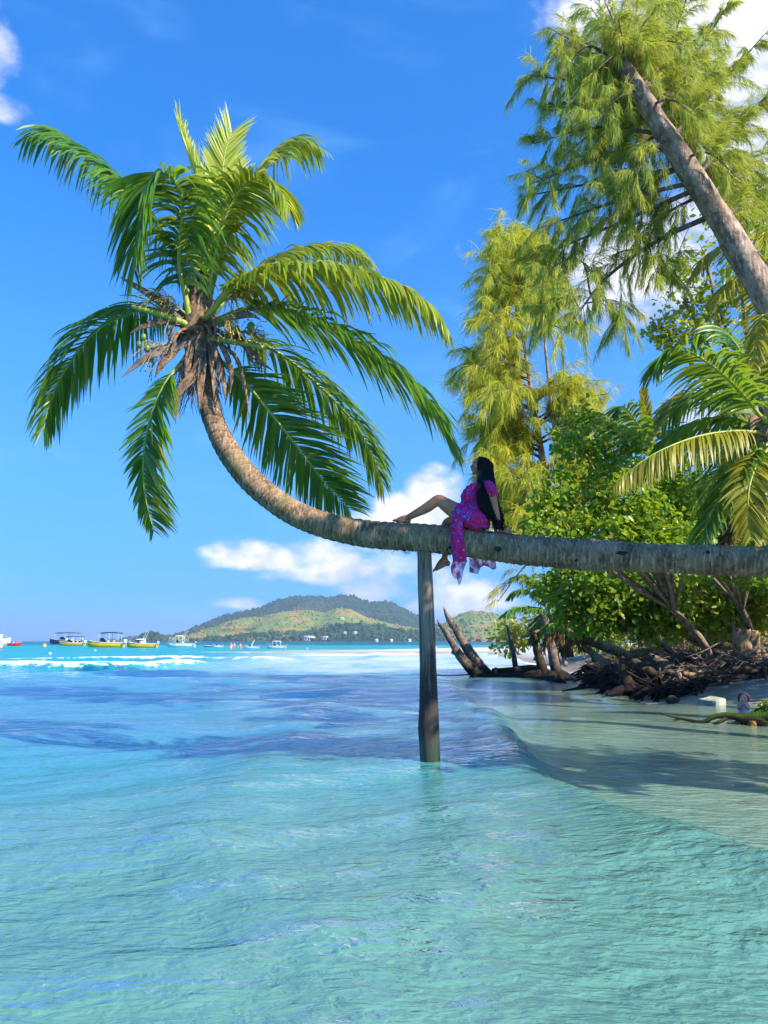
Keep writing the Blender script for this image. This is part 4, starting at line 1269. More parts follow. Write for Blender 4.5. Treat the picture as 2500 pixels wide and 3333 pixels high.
m_twig = simple('twig', (0.17, 0.115, 0.075), 0.8, 0.4, 9.0)

def needle_branch(tm, fm, pts, r0, gen, nt=16, ns=60, sc=1.0, tw=(0.35, 0.8), start=0.25, wid=0.0075, hang=0.35):
    """limb with side twigs, every twig hung with fine drooping needles"""
    C = spline(pts, 24)
    tm.add(*tube(C, np.interp(np.linspace(0, 1, 24), [0, 1], [r0, r0 * 0.18]), 6))
    T, A, B = frames(C)
    for j in range(nt):
        t = start + (1 - start) * (j + gen.random()) / nt
        i = min(int(t * 23), 22)
        p = C[i] + (C[i + 1] - C[i]) * (t * 23 - i)
        a = gen.uniform(0, 2 * math.pi)
        d = nrm(T[i] * gen.uniform(.3, .9) + (A[i] * math.cos(a) + B[i] * math.sin(a)) * 0.75 + np.array([0, 0, 0.1]))
        l = sc * gen.uniform(*tw) * (1.15 - 0.45 * t)
        tc = spline([p, p + d * l * .5 + [0, 0, .02 * sc], p + d * l + [0, 0, -l * .30]], 7)
        tm.add(*tube(tc, np.linspace(0.006, 0.002, 7) * sc, 3, False))
        k = int(ns * gen.uniform(.7, 1.3))
        u = gen.uniform(0.08, 1, k) ** 0.8
        O = np.stack([np.interp(u * 6, np.arange(7), tc[:, q]) for q in range(3)], 1)
        dd = nrm(tc[-1] - tc[0])[None, :] * gen.uniform(.4, 1.1, (k, 1)) + gen.normal(0, .38, (k, 3)) + np.array([0, 0, -hang])
        V, Q, vv = ribbons(O, dd, gen.uniform(.13, .34, k) * sc, wid * sc * gen.uniform(.7, 1.3, k), gen.normal(0, 1, (k, 3)), gen.uniform(.5, 1.6, k), 2, (0.8, 1.0, 0.25),
                           np.clip(gen.normal(0.35 + 0.5 * gen.random(), 0.15, k), 0, 1))
        fm.add(V, Q, var=vv)

def ragged_trunk(pts, radii, n=70, k=20, seed=1, amp=0.09):
    Cr = spline([(*p, r) for p, r in zip(pts, radii)], n)
    th = np.linspace(0, 2 * math.pi, k, endpoint=False)
    s = np.linspace(0, 1, n)
    f = vnoise(np.cos(th)[None, :] * 2.2 + 5 + s[:, None] * 2, np.sin(th)[None, :] * 2.2 + s[:, None] * 9, seed) - .5
    f2 = vnoise(np.cos(th)[None, :] * 5 + 5, np.sin(th)[None, :] * 5 + s[:, None] * 30, seed + 3) - .5
    mb = MB()
    mb.add(*tube(Cr[:, :3], Cr[:, 3][:, None] * (1 + amp * 2 * f + amp * f2), k))
    return mb

# ---- big casuarina leaning in from the right
cas = empty('casuarina_tree', (9.8, 13.2, 0.9))
tag(cas, 'tall casuarina leaning in from the upper right with feathery drooping needles and bare trunk', 'tree')
bpy.context.view_layer.update()
ct = [(9.9, 13.2, 0.5), tuple(D(1900, 1050, 12.8)), tuple(D(1659, 645, 12.6)), tuple(D(1560, 480, 12.5)), tuple(D(1450, 310, 12.4)), tuple(D(1342, 135, 12.4))]
ragged_trunk([Vector(p) for p in ct], [0.36, 0.30, 0.235, 0.205, 0.17, 0.11], 90, 22, 2, 0.12).obj('trunk', m_cas_bark, cas, True)
gen = np.random.default_rng(101)
CL = [((1400, 230), (1300, 130, 13.2), (1195, 60, 13.0)), ((1390, 215), (1270, 180, 12.9), (1152, 158, 12.6)), ((1420, 265), (1300, 225, 13.4), (1165, 235, 13.4)),
      ((1440, 300), (1290, 275, 13.1), (1150, 305, 13.0)), ((1455, 330), (1300, 340, 12.9), (1140, 395, 12.7)), ((1480, 370), (1310, 390, 13.9), (1130, 420, 14.2)),
      ((1500, 400), (1350, 430, 13.0), (1170, 485, 12.9)), ((1490, 420), (1340, 480, 13.4), (1150, 555, 13.4)), ((1505, 485), (1420, 520, 13.0), (1310, 600, 12.8), (1235, 690, 12.7)),
      ((1330, 585), (1250, 560, 12.9), (1150, 590, 13.0)), ((1300, 610), (1330, 650, 12.6), (1345, 690, 12.5)), ((1280, 640), (1230, 640, 12.9), (1160, 660, 13.1)),
      ((1360, 160), (1320, 80, 13.8), (1275, 10, 14.0)), ((1365, 170), (1370, 60, 13.2), (1385, -40, 13.0)), ((1400, 210), (1450, 90, 13.5), (1490, -30, 13.5)),
      ((1420, 250), (1500, 120, 13.8), (1570, 10, 14.0)), ((1450, 310), (1550, 190, 13.2), (1650, 70, 13.0)), ((1500, 390), (1600, 270, 13.0), (1700, 190, 13.0)),
      ((1530, 430), (1610, 350, 12.7), (1700, 310, 12.5)), ((1560, 480), (1630, 420, 13.5), (1690, 390, 13.5)), ((1470, 330), (1540, 270, 12.7), (1610, 260, 12.5)),
      ((1400, 260), (1350, 280, 12.6), (1290, 335, 12.2)), ((1430, 300), (1370, 320, 12.6), (1310, 400, 12.3)), ((1360, 170), (1260, 90, 12.8), (1200, 120, 12.5)),
      ((1380, 200), (1440, 150, 12.5), (1520, 170, 12.2)), ((1440, 310), (1500, 300, 12.6), (1560, 360, 12.4)), ((1380, 190), (1330, 150, 14.0), (1260, 200, 14.4)),
      ((1500, 430), (1430, 470, 12.8), (1390, 540, 12.5)), ((1470, 370), (1400, 400, 12.7), (1340, 470, 12.4)), ((1410, 540), (1420, 590, 12.6), (1440, 560, 12.3)),
      ((1420, 260), (1330, 250, 14.2), (1220, 330, 14.6)), ((1450, 320), (1500, 210, 14.2), (1560, 130, 14.6)), ((1380, 200), (1420, 60, 14.2), (1440, -20, 14.6)),
      ((1500, 400), (1590, 380, 14), (1670, 470, 14)), ((1410, 250), (1310, 200, 12.4), (1230, 240, 12.0)), ((1370, 180), (1390, 90, 12.4), (1330, 60, 12.0))]
CTC = spline(ct, 300)
fm = MB()
for b_ in CL:
    tm = MB()
    pts = [D(q[0], q[1], q[2] if q[2] > 12.95 or q[0] < 1250 else q[2] + 0.55) for q in b_[1:]]
    st_ = np.array(D(*b_[0], 12.55))
    sub = b_[0] in ((1330, 585), (1300, 610), (1280, 640), (1410, 540))
    src = LOWC if sub else CTC
    pts = [Vector(src[np.argmin(np.linalg.norm(src - st_, axis=1))])] + pts
    if b_[0] == (1505, 485): LOWC = spline(pts, 80)
    pts[-1] = pts[-1] + Vector((0, 0, -0.05))
    ln = sum((pts[i + 1] - pts[i]).length for i in range(len(pts) - 1))
    needle_branch(tm, fm, pts, (0.012 if sub else 0.016) + (0.004 if sub else 0.010) * ln, gen, int(9 * ln + 5), 112, 1.0, (0.2, 0.95), 0.12, 0.0076)
    tm.obj('limb', m_twig, cas)
for b_ in [((1352, 150), (1330, 120, 12.2), (1290, 150, 11.9)), ((1352, 150), (1370, 95, 12.1), (1400, 110, 11.9)), ((1375, 190), (1330, 215, 12.0), (1290, 260, 11.8)), ((1400, 230), (1450, 215, 12.0), (1500, 250, 11.8)),
           ((1440, 300), (1400, 330, 12.0), (1370, 390, 11.8)), ((1470, 345), (1530, 330, 12.0), (1580, 370, 11.8)), ((1350, 148), (1330, 60, 12.3), (1300, -10, 12.2)), ((1352, 150), (1385, 60, 12.3), (1440, 0, 12.2)),
           ((1350, 148), (1270, 100, 12.2), (1210, 170, 12.0)), ((1352, 150), (1420, 90, 12.3), (1490, 100, 12.1)), ((1350, 145), (1345, 90, 12.0), (1335, 40, 11.9))]:
    tm = MB()
    pts = [D(*b_[0], 12.4)] + [D(*q) for q in b_[1:]]
    needle_branch(tm, fm, pts, 0.03, gen, 11, 95, 1.0, (0.2, 0.7), 0.2, 0.0074)
    tm.obj('limb', m_twig, cas)
tag(fm.obj('foliage', m_needle, cas), kind='stuff')

# ---- second casuarina, further back behind the woman
cas2 = empty('casuarina_tree', tuple(D(1225, 1420, 27)))
tag(cas2, 'yellow green casuarina standing behind the seated woman, slender forked reddish trunk', 'tree')
bpy.context.view_layer.update()
c2 = [D(1228, 1420, 27), D(1205, 1180, 27), D(1170, 980, 27), D(1150, 860, 27), D(1125, 700, 27), D(1100, 540, 27)]
ragged_trunk(c2, [0.20, 0.17, 0.12, 0.08, 0.05, 0.015], 60, 14, 5).obj('trunk', m_cas_bark, cas2, True)
ragged_trunk([D(1205, 1180, 27), D(1205, 1000, 26.6), D(1188, 850, 26.4), D(1175, 720, 26.2), D(1168, 640, 26.2)], [0.11, 0.09, 0.06, 0.04, 0.012], 50, 12, 6).obj('trunk_fork', m_cas_bark, cas2, True)
gen = np.random.default_rng(102)
fm = MB()
for i in range(92):
    t = gen.uniform(0.0, 1.0)
    y = 545 + t * 600
    cx_ = np.interp(y, [540, 700, 860, 980, 1180], [1100, 1130, 1160, 1180, 1205])
    wl = np.interp(y, [540, 620, 720, 850, 1000, 1150], [24, 68, 108, 150, 155, 130])
    wr2 = np.interp(y, [540, 620, 720, 850, 1000, 1150], [24, 70, 110, 125, 105, 75])
    sgn = gen.choice([-1, 1], p=[.56, .44])
    ex = cx_ + (-wl if sgn < 0 else wr2) * gen.uniform(.55, 1.08)
    ey = y - gen.uniform(-10, 60)
    Y0 = 27 + gen.normal(0, .2); Y1 = 26.0 + gen.normal(0, 1.5)
    pts = [D(cx_, y + 20, 27), D((cx_ + ex) / 2, y - 8, (Y0 + Y1) / 2), D(ex, ey, Y1)]
    tm = MB()
    needle_branch(tm, fm, pts, 0.045, gen, 13, 80, 2.0, (0.2, 0.8), 0.12, 0.0078)
    tm.obj('limb', m_twig, cas2)
for ex, ey, sx_, sy_ in [(1315, 850, 1195, 930), (1290, 830, 1190, 880), (1020, 1190, 1180, 1130), (1075, 1300, 1200, 1190), (1020, 1130, 1180, 1100)]:
    tm = MB()
    needle_branch(tm, fm, [D(sx_, sy_, 26.6), D((sx_ + ex) / 2, (sy_ + ey) / 2 - 25, 26), D(ex, ey, 25.6)], 0.05, gen, 9, 34, 1.7, (0.2, 0.6), 0.3, 0.0065)
    tm.obj('limb', m_twig, cas2)
tag(fm.obj('foliage', m_needle2, cas2), kind='stuff')

# ---- broad-leaved trees
def leaves(mb, P0, N0, size, gen, vmean=0.5, vsd=0.22):
    """leaf blades: six-cornered, folded along the midrib"""
    n = len(P0)
    d = nrm(N0 * 0.6 + gen.normal(0, .7, (n, 3)) + np.array([0, 0, -.25]))
    nn_ = nrm(N0 * 0.5 + gen.normal(0, .55, (n, 3)) + np.array([0, 0, .7]))
    s = nrm(np.cross(d, nn_)); nn_ = np.cross(s, d)
    L = size * gen.uniform(.45, 1.45, n)[:, None]
    w = L * 0.32
    f = w * 0.30
    V = np.stack([P0, P0 + d * L * .30 + s * w + nn_ * f, P0 + d * L * .72 + s * w * .8 + nn_ * f, P0 + d * L, P0 + d * L * .72 - s * w * .8 + nn_ * f, P0 + d * L * .30 - s * w + nn_ * f], 1)
    b0 = np.arange(n)[:, None] * 6
    Q = np.concatenate([b0 + np.array([0, 1, 2, 3]), b0 + np.array([0, 3, 4, 5])])
    mb.add(V.reshape(-1, 3), Q, var=np.repeat(np.clip(gen.normal(vmean, vsd, n), 0, 1), 6))

def leaf_cloud(mb, c, r, nsub, nleaf, size, gen, shell=0.55, subr=0.42):
    c = np.array(c); r = np.array(r)
    ctr = []
    for i in range(nsub):
        v = nrm(gen.normal(0, 1, 3)) * gen.uniform(shell, 1.0)
        sc = c + v * r
        ctr.append(sc)
        k = int(nleaf * gen.uniform(.6, 1.4))
        u = nrm(gen.normal(0, 1, (k, 3)))
        rad = subr * gen.uniform(.5, 1.15) * gen.uniform(0.25, 1, k)[:, None] ** 0.5
        leaves(mb, sc + u * rad * np.array([1.1, 1.1, .8]), nrm(u + v * 0.5), size, gen, 0.3 + 0.45 * gen.random())
    return ctr

def broad_tree(name, label, base, blobs, mat, seed, size=0.13, dens=1.0, trunk_r=0.16, subr=0.42, cat='tree', group=None, shell=0.5, lead=None):
    """blobs: (D x, D y, Y, radius px [, squash])"""
    gen = np.random.default_rng(seed)
    root = empty(name, base)
    tag(root, label, cat, group)
    bpy.context.view_layer.update()
    lm = MB(); ends = []
    bl = []
    for b_ in blobs:
        c = np.array(D(b_[0], b_[1], b_[2])); r = b_[3] * KD * b_[2] / FPX
        rr = np.array([r, r * 0.95, r * (b_[4] if len(b_) > 4 else 0.9)])
        bl.append((c, rr))
        ns = max(4, int(11 * (r / 0.75) ** 1.9 * dens))
        ends.append(leaf_cloud(lm, c, rr, ns, 62, size, gen, shell, subr))
    top = np.mean([c for c, r in bl], 0)
    b0 = np.array(base)
    fork = b0 + (top - b0) * (0.45 if lead is None else lead) + gen.normal(0, .15, 3)
    ragged_trunk([Vector(b0 - [0, 0, .3]), Vector((b0 * .6 + fork * .4) + gen.normal(0, .08, 3)), Vector(fork)], [trunk_r * 1.25, trunk_r, trunk_r * .75], 26, 12, seed).obj('trunk', m_bark, root, True)
    for (c, r), es in zip(bl, ends):
        tm = MB()
        tm.add(*tube(spline([fork, fork * .5 + c * .5 + gen.normal(0, .12, 3) + [0, 0, -.1], c], 12), np.linspace(trunk_r * .6, trunk_r * .2, 12), 7))
        for e in es[::2]:
            tm.add(*tube(spline([c, (c + e) / 2 + gen.normal(0, .06, 3), e], 6), np.linspace(trunk_r * .18, .005, 6), 4, False))
        tm.obj('limb', m_bark, root, True)
    tag(lm.obj('foliage', mat, root), kind='stuff')
    return root

def gz_at(x, y):
    return float(ground_z(np.array(float(x)), np.array(float(y))))
broad_tree('broadleaf_tree', 'sunlit bushy broad-leaved tree just right of the seated woman, above the trunk', (9.6, 22.5, gz_at(9.6, 22.5)),
           [(1240, 925, 17.2, 48), (1262, 975, 17, 62), (1330, 985, 17.4, 70), (1196, 1075, 16.6, 58), (1270, 1085, 16.6, 85), (1350, 1080, 16.8, 85), (1196, 1140, 16.4, 58), (1240, 1165, 16.4, 70), (1320, 1165, 16.4, 85), (1400, 1160, 16.6, 75), (1385, 1010, 17.2, 60), (1440, 1080, 17.5, 70), (1470, 1180, 16.6, 60)],
           m_leaf, 201, 0.135, 1.2, trunk_r=0.10)
broad_tree('broadleaf_tree', 'dark glossy broad-leaved tree behind the golden hanging frond', (11.2, 22.5, gz_at(11.2, 22.5)),
           [(1450, 1090, 18.5, 90), (1540, 1040, 18.5, 95), (1480, 1170, 18, 90), (1570, 1140, 18, 95), (1640, 1080, 18.5, 95), (1630, 1190, 18, 80)],
           m_leaf_dark, 202, 0.14, 1.2, trunk_r=0.10)
broad_tree('broadleaf_tree', 'airy broad-leaved tree with yellowing leaves behind the leaning casuarina trunk', (10.5, 17.5, gz_at(10.5, 17.5)),
           [(1440, 715, 16, 42), (1480, 650, 16.3, 60), (1530, 580, 16.5, 70), (1590, 470, 16.8, 70), (1560, 690, 16.3, 75), (1640, 440, 17, 55), (1640, 560, 17, 80), (1500, 730, 16, 60), (1610, 790, 16.6, 80), (1540, 850, 17, 60)],
           m_leaf_mix, 203, 0.125, 0.62, subr=0.46, lead=0.6)
broad_tree('broadleaf_tree', 'leafy tree hanging over the driftwood, directly under the level palm trunk', (10.4, 27, gz_at(10.4, 27)),
           [(1215, 1265, 24, 52), (1285, 1275, 23.5, 66), (1360, 1270, 23.5, 66), (1240, 1320, 24, 50, .7), (1320, 1330, 23.5, 55, .7), (1400, 1320, 24, 60, .8), (1300, 1230, 24, 60)],
           m_leaf_dark, 204, 0.17, 1.4, subr=0.55, trunk_r=0.09)
broad_tree('broadleaf_tree', 'shrubby tree with small yellow leaves above the broken stump at right', (12.5, 24, gz_at(12.5, 24)),
           [(1460, 1270, 23, 64), (1530, 1280, 22.5, 66), (1600, 1270, 22.5, 66), (1650, 1290, 22, 62), (1470, 1340, 23, 52, .7), (1550, 1335, 22.5, 50, .7), (1625, 1345, 22.5, 50, .7), (1420, 1350, 23.5, 44, .7)],
           m_leaf_mix, 205, 0.15, 1.4, subr=0.6, trunk_r=0.09)
broad_tree('broadleaf_bush', 'golden lit bush on the beach behind the standing dead trunks', (8.6, 37, gz_at(11.6, 37)),
           [(1120, 1365, 38, 30), (1150, 1345, 38, 34), (1190, 1365, 38, 40), (1230, 1350, 37, 44), (1100, 1385, 38, 20), (1265, 1375, 37, 40)],
           m_leaf_gold, 206, 0.22, 0.42, subr=0.7, cat='bush', trunk_r=0.1)
broad_tree('broadleaf_tree', 'tall shady tree filling the gap far behind the dark palm fronds', (14, 30, gz_at(14, 30)),
           [(1420, 1160, 30, 80), (1520, 1100, 30, 90), (1620, 1100, 30, 90), (1470, 1240, 30, 80), (1580, 1220, 30, 90), (1660, 1210, 30, 80), (1360, 1230, 31, 60), (1640, 960, 30, 80)],
           m_leaf_dark, 207, 0.24, 0.36, subr=0.9)
broad_tree('broadleaf_bush', 'low dry bush in the shade behind the tangle of roots', (11.5, 31, gz_at(11.5, 31)),
           [(1330, 1385, 31, 40, .6), (1410, 1380, 31, 44, .6), (1490, 1385, 30, 44, .6), (1570, 1380, 29, 44, .6), (1640, 1380, 28, 44, .6)],
           m_leaf_mix, 208, 0.2, 0.4, subr=0.7, cat='bush', trunk_r=0.08)

broad_tree('broadleaf_tree', 'dense dark thicket tree closing the view behind the driftwood', (17, 42, gz_at(17, 42)),
           [(1290, 1330, 44, 60), (1370, 1320, 44, 64), (1450, 1330, 44, 64), (1530, 1330, 42, 66), (1610, 1330, 40, 66), (1670, 1320, 40, 64), (1480, 1395, 40, 46), (1560, 1395, 38, 46), (1640, 1395, 36, 46), (1400, 1390, 42, 44)],
           m_leaf_dark, 209, 0.34, 0.30, subr=1.1)
# ---- palms on the right bank
pr = empty('coconut_palm', (8.2, 11.6, gz_at(8.2, 11.6)))
tag(pr, 'coconut palm at the right edge with one sunlit golden frond reaching left over the bushes', 'palm tree')
bpy.context.view_layer.update()
ringed_trunk([Vector((8.3, 11.6, 0.4)), Vector((7.4, 11.5, 2.0)), D(1720, 1050, 11.4), D(1660, 925, 11.3)], [0.2, 0.16, 0.14, 0.13], 11, 18, 8).obj('trunk', m_trunk, pr, True)
RF = [dict(p=[(1655, 915, 11.3), (1600, 848, 11.1), (1540, 792, 11.0), (1480, 758, 10.9), (1435, 768, 10.9), (1412, 806, 10.9)], L=0.95, droop=1.2, seed=301, n=90),
      dict(p=[(1655, 925, 11.3), (1580, 905, 11.6), (1500, 915, 11.8), (1440, 950, 11.9), (1400, 1000, 12.0)], L=0.85, droop=1.3, seed=302, n=80),
      dict(p=[(1650, 935, 11.2), (1580, 932, 10.9), (1500, 945, 10.7), (1410, 982, 10.5), (1328, 1042, 10.4)], L=0.72, droop=2.8, seed=303, mat='gold', n=92, sidew=(1, 1)),
      dict(p=[(1665, 955, 11.2), (1612, 995, 11.0), (1570, 1050, 10.9), (1535, 1115, 10.8), (1506, 1180, 10.8)], L=0.7, droop=1.0, seed=304, n=80),
      dict(p=[(1670, 955, 11.2), (1632, 1010, 10.7), (1616, 1075, 10.5), (1622, 1160, 10.4)], L=0.62, droop=0.9, seed=305, mat='gold', n=80, side=(1, -0.3, 0)),
      dict(p=[(1660, 1060, 11.3), (1620, 1105, 11.2), (1580, 1150, 11.2), (1556, 1190, 11.2)], L=0.45, droop=0.9, seed=306, mat='dry', n=60),
      dict(p=[(1690, 890, 11.5), (1672, 760, 11.7), (1650, 680, 11.6), (1632, 740, 11.3), (1628, 800, 11.2)], L=0.65, droop=1.4, seed=307, mat='gold', n=70),
      dict(p=[(1665, 905, 11.6), (1620, 800, 12.0), (1580, 730, 12.3), (1540, 705, 12.5), (1500, 730, 12.7)], L=0.8, droop=1.3, seed=308, n=70),
      dict(p=[(1660, 920, 11.4), (1600, 870, 11.9), (1540, 850, 12.4), (1470, 870, 12.8), (1430, 920, 13.0)], L=0.9, droop=1.3, seed=309, n=70),
      dict(p=[(1690, 930, 11.3), (1720, 860, 11.2), (1780, 850, 11.1), (1830, 900, 11.0)], L=0.8, droop=1.4, seed=310, n=60),
      dict(p=[(1665, 940, 11.5), (1600, 960, 12.2), (1545, 1020, 12.7), (1510, 1100, 13.0)], L=0.8, droop=1.2, seed=311, n=70)]
FM2 = {'gold': m_frond_gold, 'dry': m_frond_dry}
for q in RF:
    pts = [D(*a) for a in q.pop('p')]
    frond(pr, pts, mat=FM2.get(q.pop('mat', ''), m_frond), width=0.048, **q)
mb = MB()
for i in range(16):
    a = gen.uniform(0, 6.28); b0 = np.array(D(1660, 925, 11.3)) + np.array([math.cos(a) * .1, math.sin(a) * .1, gen.uniform(-.2, .1)])
    blade(mb, [b0, b0 + np.array([math.cos(a) * .2, math.sin(a) * .2, .05]), b0 + np.array([math.cos(a) * .3, math.sin(a) * .3, -.2])], .06, i, facing=(0, -1, .3), n=8)
mb.obj('leaf_base', m_sheath, pr, True)

pu = empty('coconut_palm', (9.6, 15.4, gz_at(9.6, 15.4)))
tag(pu, 'palm whose yellow fronds fan out beside the casuarina trunk at upper right', 'palm tree')
bpy.context.view_layer.update()
ringed_trunk([Vector((9.7, 15.4, 0.5)), Vector((9.9, 15.3, 4.0)), D(1745, 690, 15.2)], [0.2, 0.15, 0.12], 9, 14, 9).obj('trunk', m_trunk, pu, True)
for i, q in enumerate([[(1735, 690, 15.2), (1650, 560, 15), (1590, 520, 14.8), (1530, 550, 14.7), (1490, 610, 14.6)], [(1735, 690, 15.2), (1680, 520, 15.2), (1630, 480, 15.2), (1590, 530, 15.1)],
                       [(1735, 690, 15.2), (1660, 620, 14.6), (1600, 600, 14.3), (1550, 640, 14.1)], [(1740, 690, 15.2), (1780, 560, 15.2), (1830, 540, 15.2), (1870, 600, 15.2)],
                       [(1735, 695, 15.2), (1680, 690, 14.6), (1630, 730, 14.3), (1600, 790, 14.2)]]):
    frond(pu, [D(*a) for a in q], L=0.9, droop=1.3, seed=330 + i, n=70, width=0.055, mat=m_frond_gold if i % 2 == 0 else m_frond)

pm = empty('young_palm', tuple(D(1560, 1400, 26)))
tag(pm, 'small palm with an upright golden spear leaf rising above the bushes', 'palm tree')
bpy.context.view_layer.update()
ringed_trunk([D(1560, 1400, 26), D(1470, 1180, 22), D(1402, 960, 20)], [0.14, 0.12, 0.10], 9, 12, 10).obj('trunk', m_trunk, pm, True)
for i, (q, mt) in enumerate([([(1402, 965, 20), (1396, 900, 20), (1390, 842, 20)], m_frond_gold), ([(1402, 965, 20), (1370, 905, 19.8), (1345, 878, 19.7), (1325, 905, 19.6)], m_frond),
                       ([(1402, 965, 20), (1430, 900, 20.1), (1452, 860, 20.2), (1480, 880, 20.3)], m_frond_gold), ([(1402, 965, 20), (1350, 930, 19.3), (1300, 905, 19), (1270, 890, 18.8)], m_frond),
                       ([(1402, 965, 20), (1450, 930, 19.5), (1500, 950, 19.2), (1520, 1000, 19)], m_frond), ([(1402, 965, 20), (1370, 960, 19.2), (1330, 985, 18.8), (1310, 1020, 18.6)], m_frond)]):
    frond(pm, [D(*a) for a in q], L=0.8 if i else 0.45, droop=1.2 if i else 0.1, seed=340 + i, n=60, width=0.06, mat=mt, fwd=0.6 if i else 1.9, side=None if i else (1, 0.1, 0))

# ================================================================== driftwood, stumps and roots along the waterline
def driftmat(name, base, dark, light, wet=0.5, moss=0.0):
    m, g, out = newmat(name)
    pos = g.n('NewGeometry').outputs['Position']
    z = g.n('SeparateXYZ', {0: pos}).outputs[2]
    n1 = g.noise(pos, 5.0, 6.0, .65)
    n2 = g.noise(g.mapping(pos, scale=(14, 14, 5)), 1.0, 6.0, .7, .5)
    c = g.mix(g.sm(n1, .35, .68), base, dark)
    c = g.mix(g.m('MULTIPLY', g.sm(n2, .54, .72), .8), c, light)
    if moss:
        nz = g.n('SeparateXYZ', {0: g.n('NewGeometry').outputs['Normal']}).outputs[2]
        c = g.mix(g.m('MULTIPLY', g.sm(g.m('ADD', nz, g.m('MULTIPLY', g.m('SUBTRACT', n1, .5), 1.2)), -.1, .5), moss), c, g.mix(n2, (0.02, 0.055, 0.006), (0.07, 0.15, 0.012)))
    w = g.m('MULTIPLY', g.sm(g.m('ADD', z, g.m('MULTIPLY', g.m('SUBTRACT', n1, .5), 1.0)), wet + .35, wet - .2), 0.9)
    c = g.mix(w, c, (0.010, 0.009, 0.010))
    b = g.n('BsdfPrincipled', {'Base Color': c, 'Roughness': .92, 'Specular IOR Level': .12})
    g.put(b.inputs['Normal'], g.n('Bump', {'Strength': .8, 'Distance': .04, 'Height': n2}).outputs[0])
    g.put(out.inputs[0], b.outputs[0])
    return m
m_drift = driftmat('driftwood', (0.22, 0.17, 0.13), (0.07, 0.05, 0.04), (0.46, 0.38, 0.30), 0.45)
m_drift_dark = driftmat('driftwood_wet', (0.10, 0.068, 0.045), (0.028, 0.02, 0.016), (0.24, 0.17, 0.11), 0.38)
m_drift_lit = driftmat('driftwood_pale_sunlit', (0.42, 0.29, 0.18), (0.17, 0.10, 0.06), (0.62, 0.46, 0.30), 0.2)  # pale wood; brightness of the sunlit pieces is painted in too
m_mossy = driftmat('mossy_wood', (0.05, 0.035, 0.025), (0.015, 0.012, 0.01), (0.10, 0.08, 0.05), 0.12, 0.95)

def rough_limb(mb, pts, radii, n=26, k=10, seed=1, amp=0.14, knots=0):
    Cr = spline([(*p, r) for p, r in zip(pts, radii)], n)
    gen = np.random.default_rng(seed)
    th = np.linspace(0, 2 * math.pi, k, endpoint=False)
    s = np.linspace(0, 1, n)
    f = vnoise(np.cos(th)[None, :] * 1.6 + 5 + s[:, None] * 5, np.sin(th)[None, :] * 1.6 + s[:, None] * 6, seed) - .5
    r = Cr[:, 3][:, None] * (1 + amp * 2 * f + gen.normal(0, amp * .25, (n, k)))
    for q in range(knots):
        i = gen.integers(2, n - 2); j = gen.integers(0, k)
        r[i, j] *= 1.5
    mb.add(*tube(Cr[:, :3], r, k))
    return Cr
def thing_limbs(name, label, cat, limbs, mat, group=None, seed=0, parts_=('trunk', 'limb')):
    """limbs: list of (pts, radii); the first is the trunk, the rest branch from it"""
    p0 = limbs[0][0][0]
    root = empty(name, tuple(p0))
    tag(root, label, cat, group)
    bpy.context.view_layer.update()
    for i, (pts, rad) in enumerate(limbs):
        mb = MB()
        rough_limb(mb, pts, rad, 26, 11, seed + i, 0.13, 3)
        mb.obj(parts_[0] if i == 0 else parts_[1], mat, root, True)
    return root
Yd = 33.0
S_ = P
thing_limbs('dead_tree', 'forked dead trunk leaning left out of the water with two jagged tips', 'dead tree',
            [([S_(1588, 2212, Yd), S_(1560, 2172, Yd), S_(1530, 2126, Yd), S_(1505, 2087, Yd), S_(1484, 2051, Yd), S_(1463, 2018, Yd), S_(1452, 1996, Yd), S_(1444, 1976, Yd)], [.36, .28, .22, .17, .14, .12, .08, .012]),
             ([S_(1570, 2210, Yd - .2), S_(1530, 2172, Yd - .2), S_(1499, 2135, Yd - .25), S_(1472, 2093, Yd - .3), S_(1448, 2051, Yd - .3), S_(1434, 2034, Yd - .3), S_(1423, 2018, Yd - .3)], [.3, .24, .19, .15, .12, .09, .012]),
             ([S_(1558, 2205, Yd - .3), S_(1535, 2206, Yd - .5), S_(1522, 2211, Yd - .6)], [.16, .09, .015]),
             ([S_(1565, 2208, Yd - .3), S_(1545, 2213, Yd - .7), S_(1530, 2216, Yd - .8)], [.14, .08, .015]),
             ([S_(1478, 2042, Yd), S_(1468, 2040, Yd), S_(1460, 2034, Yd)], [.09, .06, .01])], m_drift, None, 40)
thing_limbs('driftwood_log', 'thick dark log lying level beside the foot of the forked dead trunk', 'log',
            [([S_(1606, 2188, 32.4), S_(1660, 2183, 32.6), S_(1720, 2177, 32.8), S_(1760, 2172, 33)], [.17, .16, .15, .13])], m_drift_dark, None, 50)
thing_limbs('driftwood_log', 'long black waterlogged trunk lying at the water line under the root mass', 'log',
            [([S_(1540, 2212, 32.2), S_(1640, 2208, 31.8), S_(1740, 2215, 30.8), S_(1830, 2226, 29)], [.12, .22, .24, .2]), ([S_(1700, 2212, 31), S_(1720, 2196, 30.8), S_(1745, 2185, 30.8)], [.16, .12, .08])], m_drift_dark, None, 54)
thing_limbs('thin_pole', 'thin dark pole lying across the shallows between post and dead trunk', 'pole',
            [([S_(1405, 2198, 33.5), S_(1500, 2197, 33.5), S_(1605, 2190, 33.5)], [.022, .026, .03])], m_drift_dark, None, 57)
thing_limbs('dead_pole', 'thin bare dead pole standing upright behind the lying log', 'dead tree',
            [([S_(1681, 2190, 35), S_(1675, 2150, 35), S_(1664, 2090, 35), S_(1650, 2034, 35)], [.13, .12, .10, .05])], m_drift, None, 60)
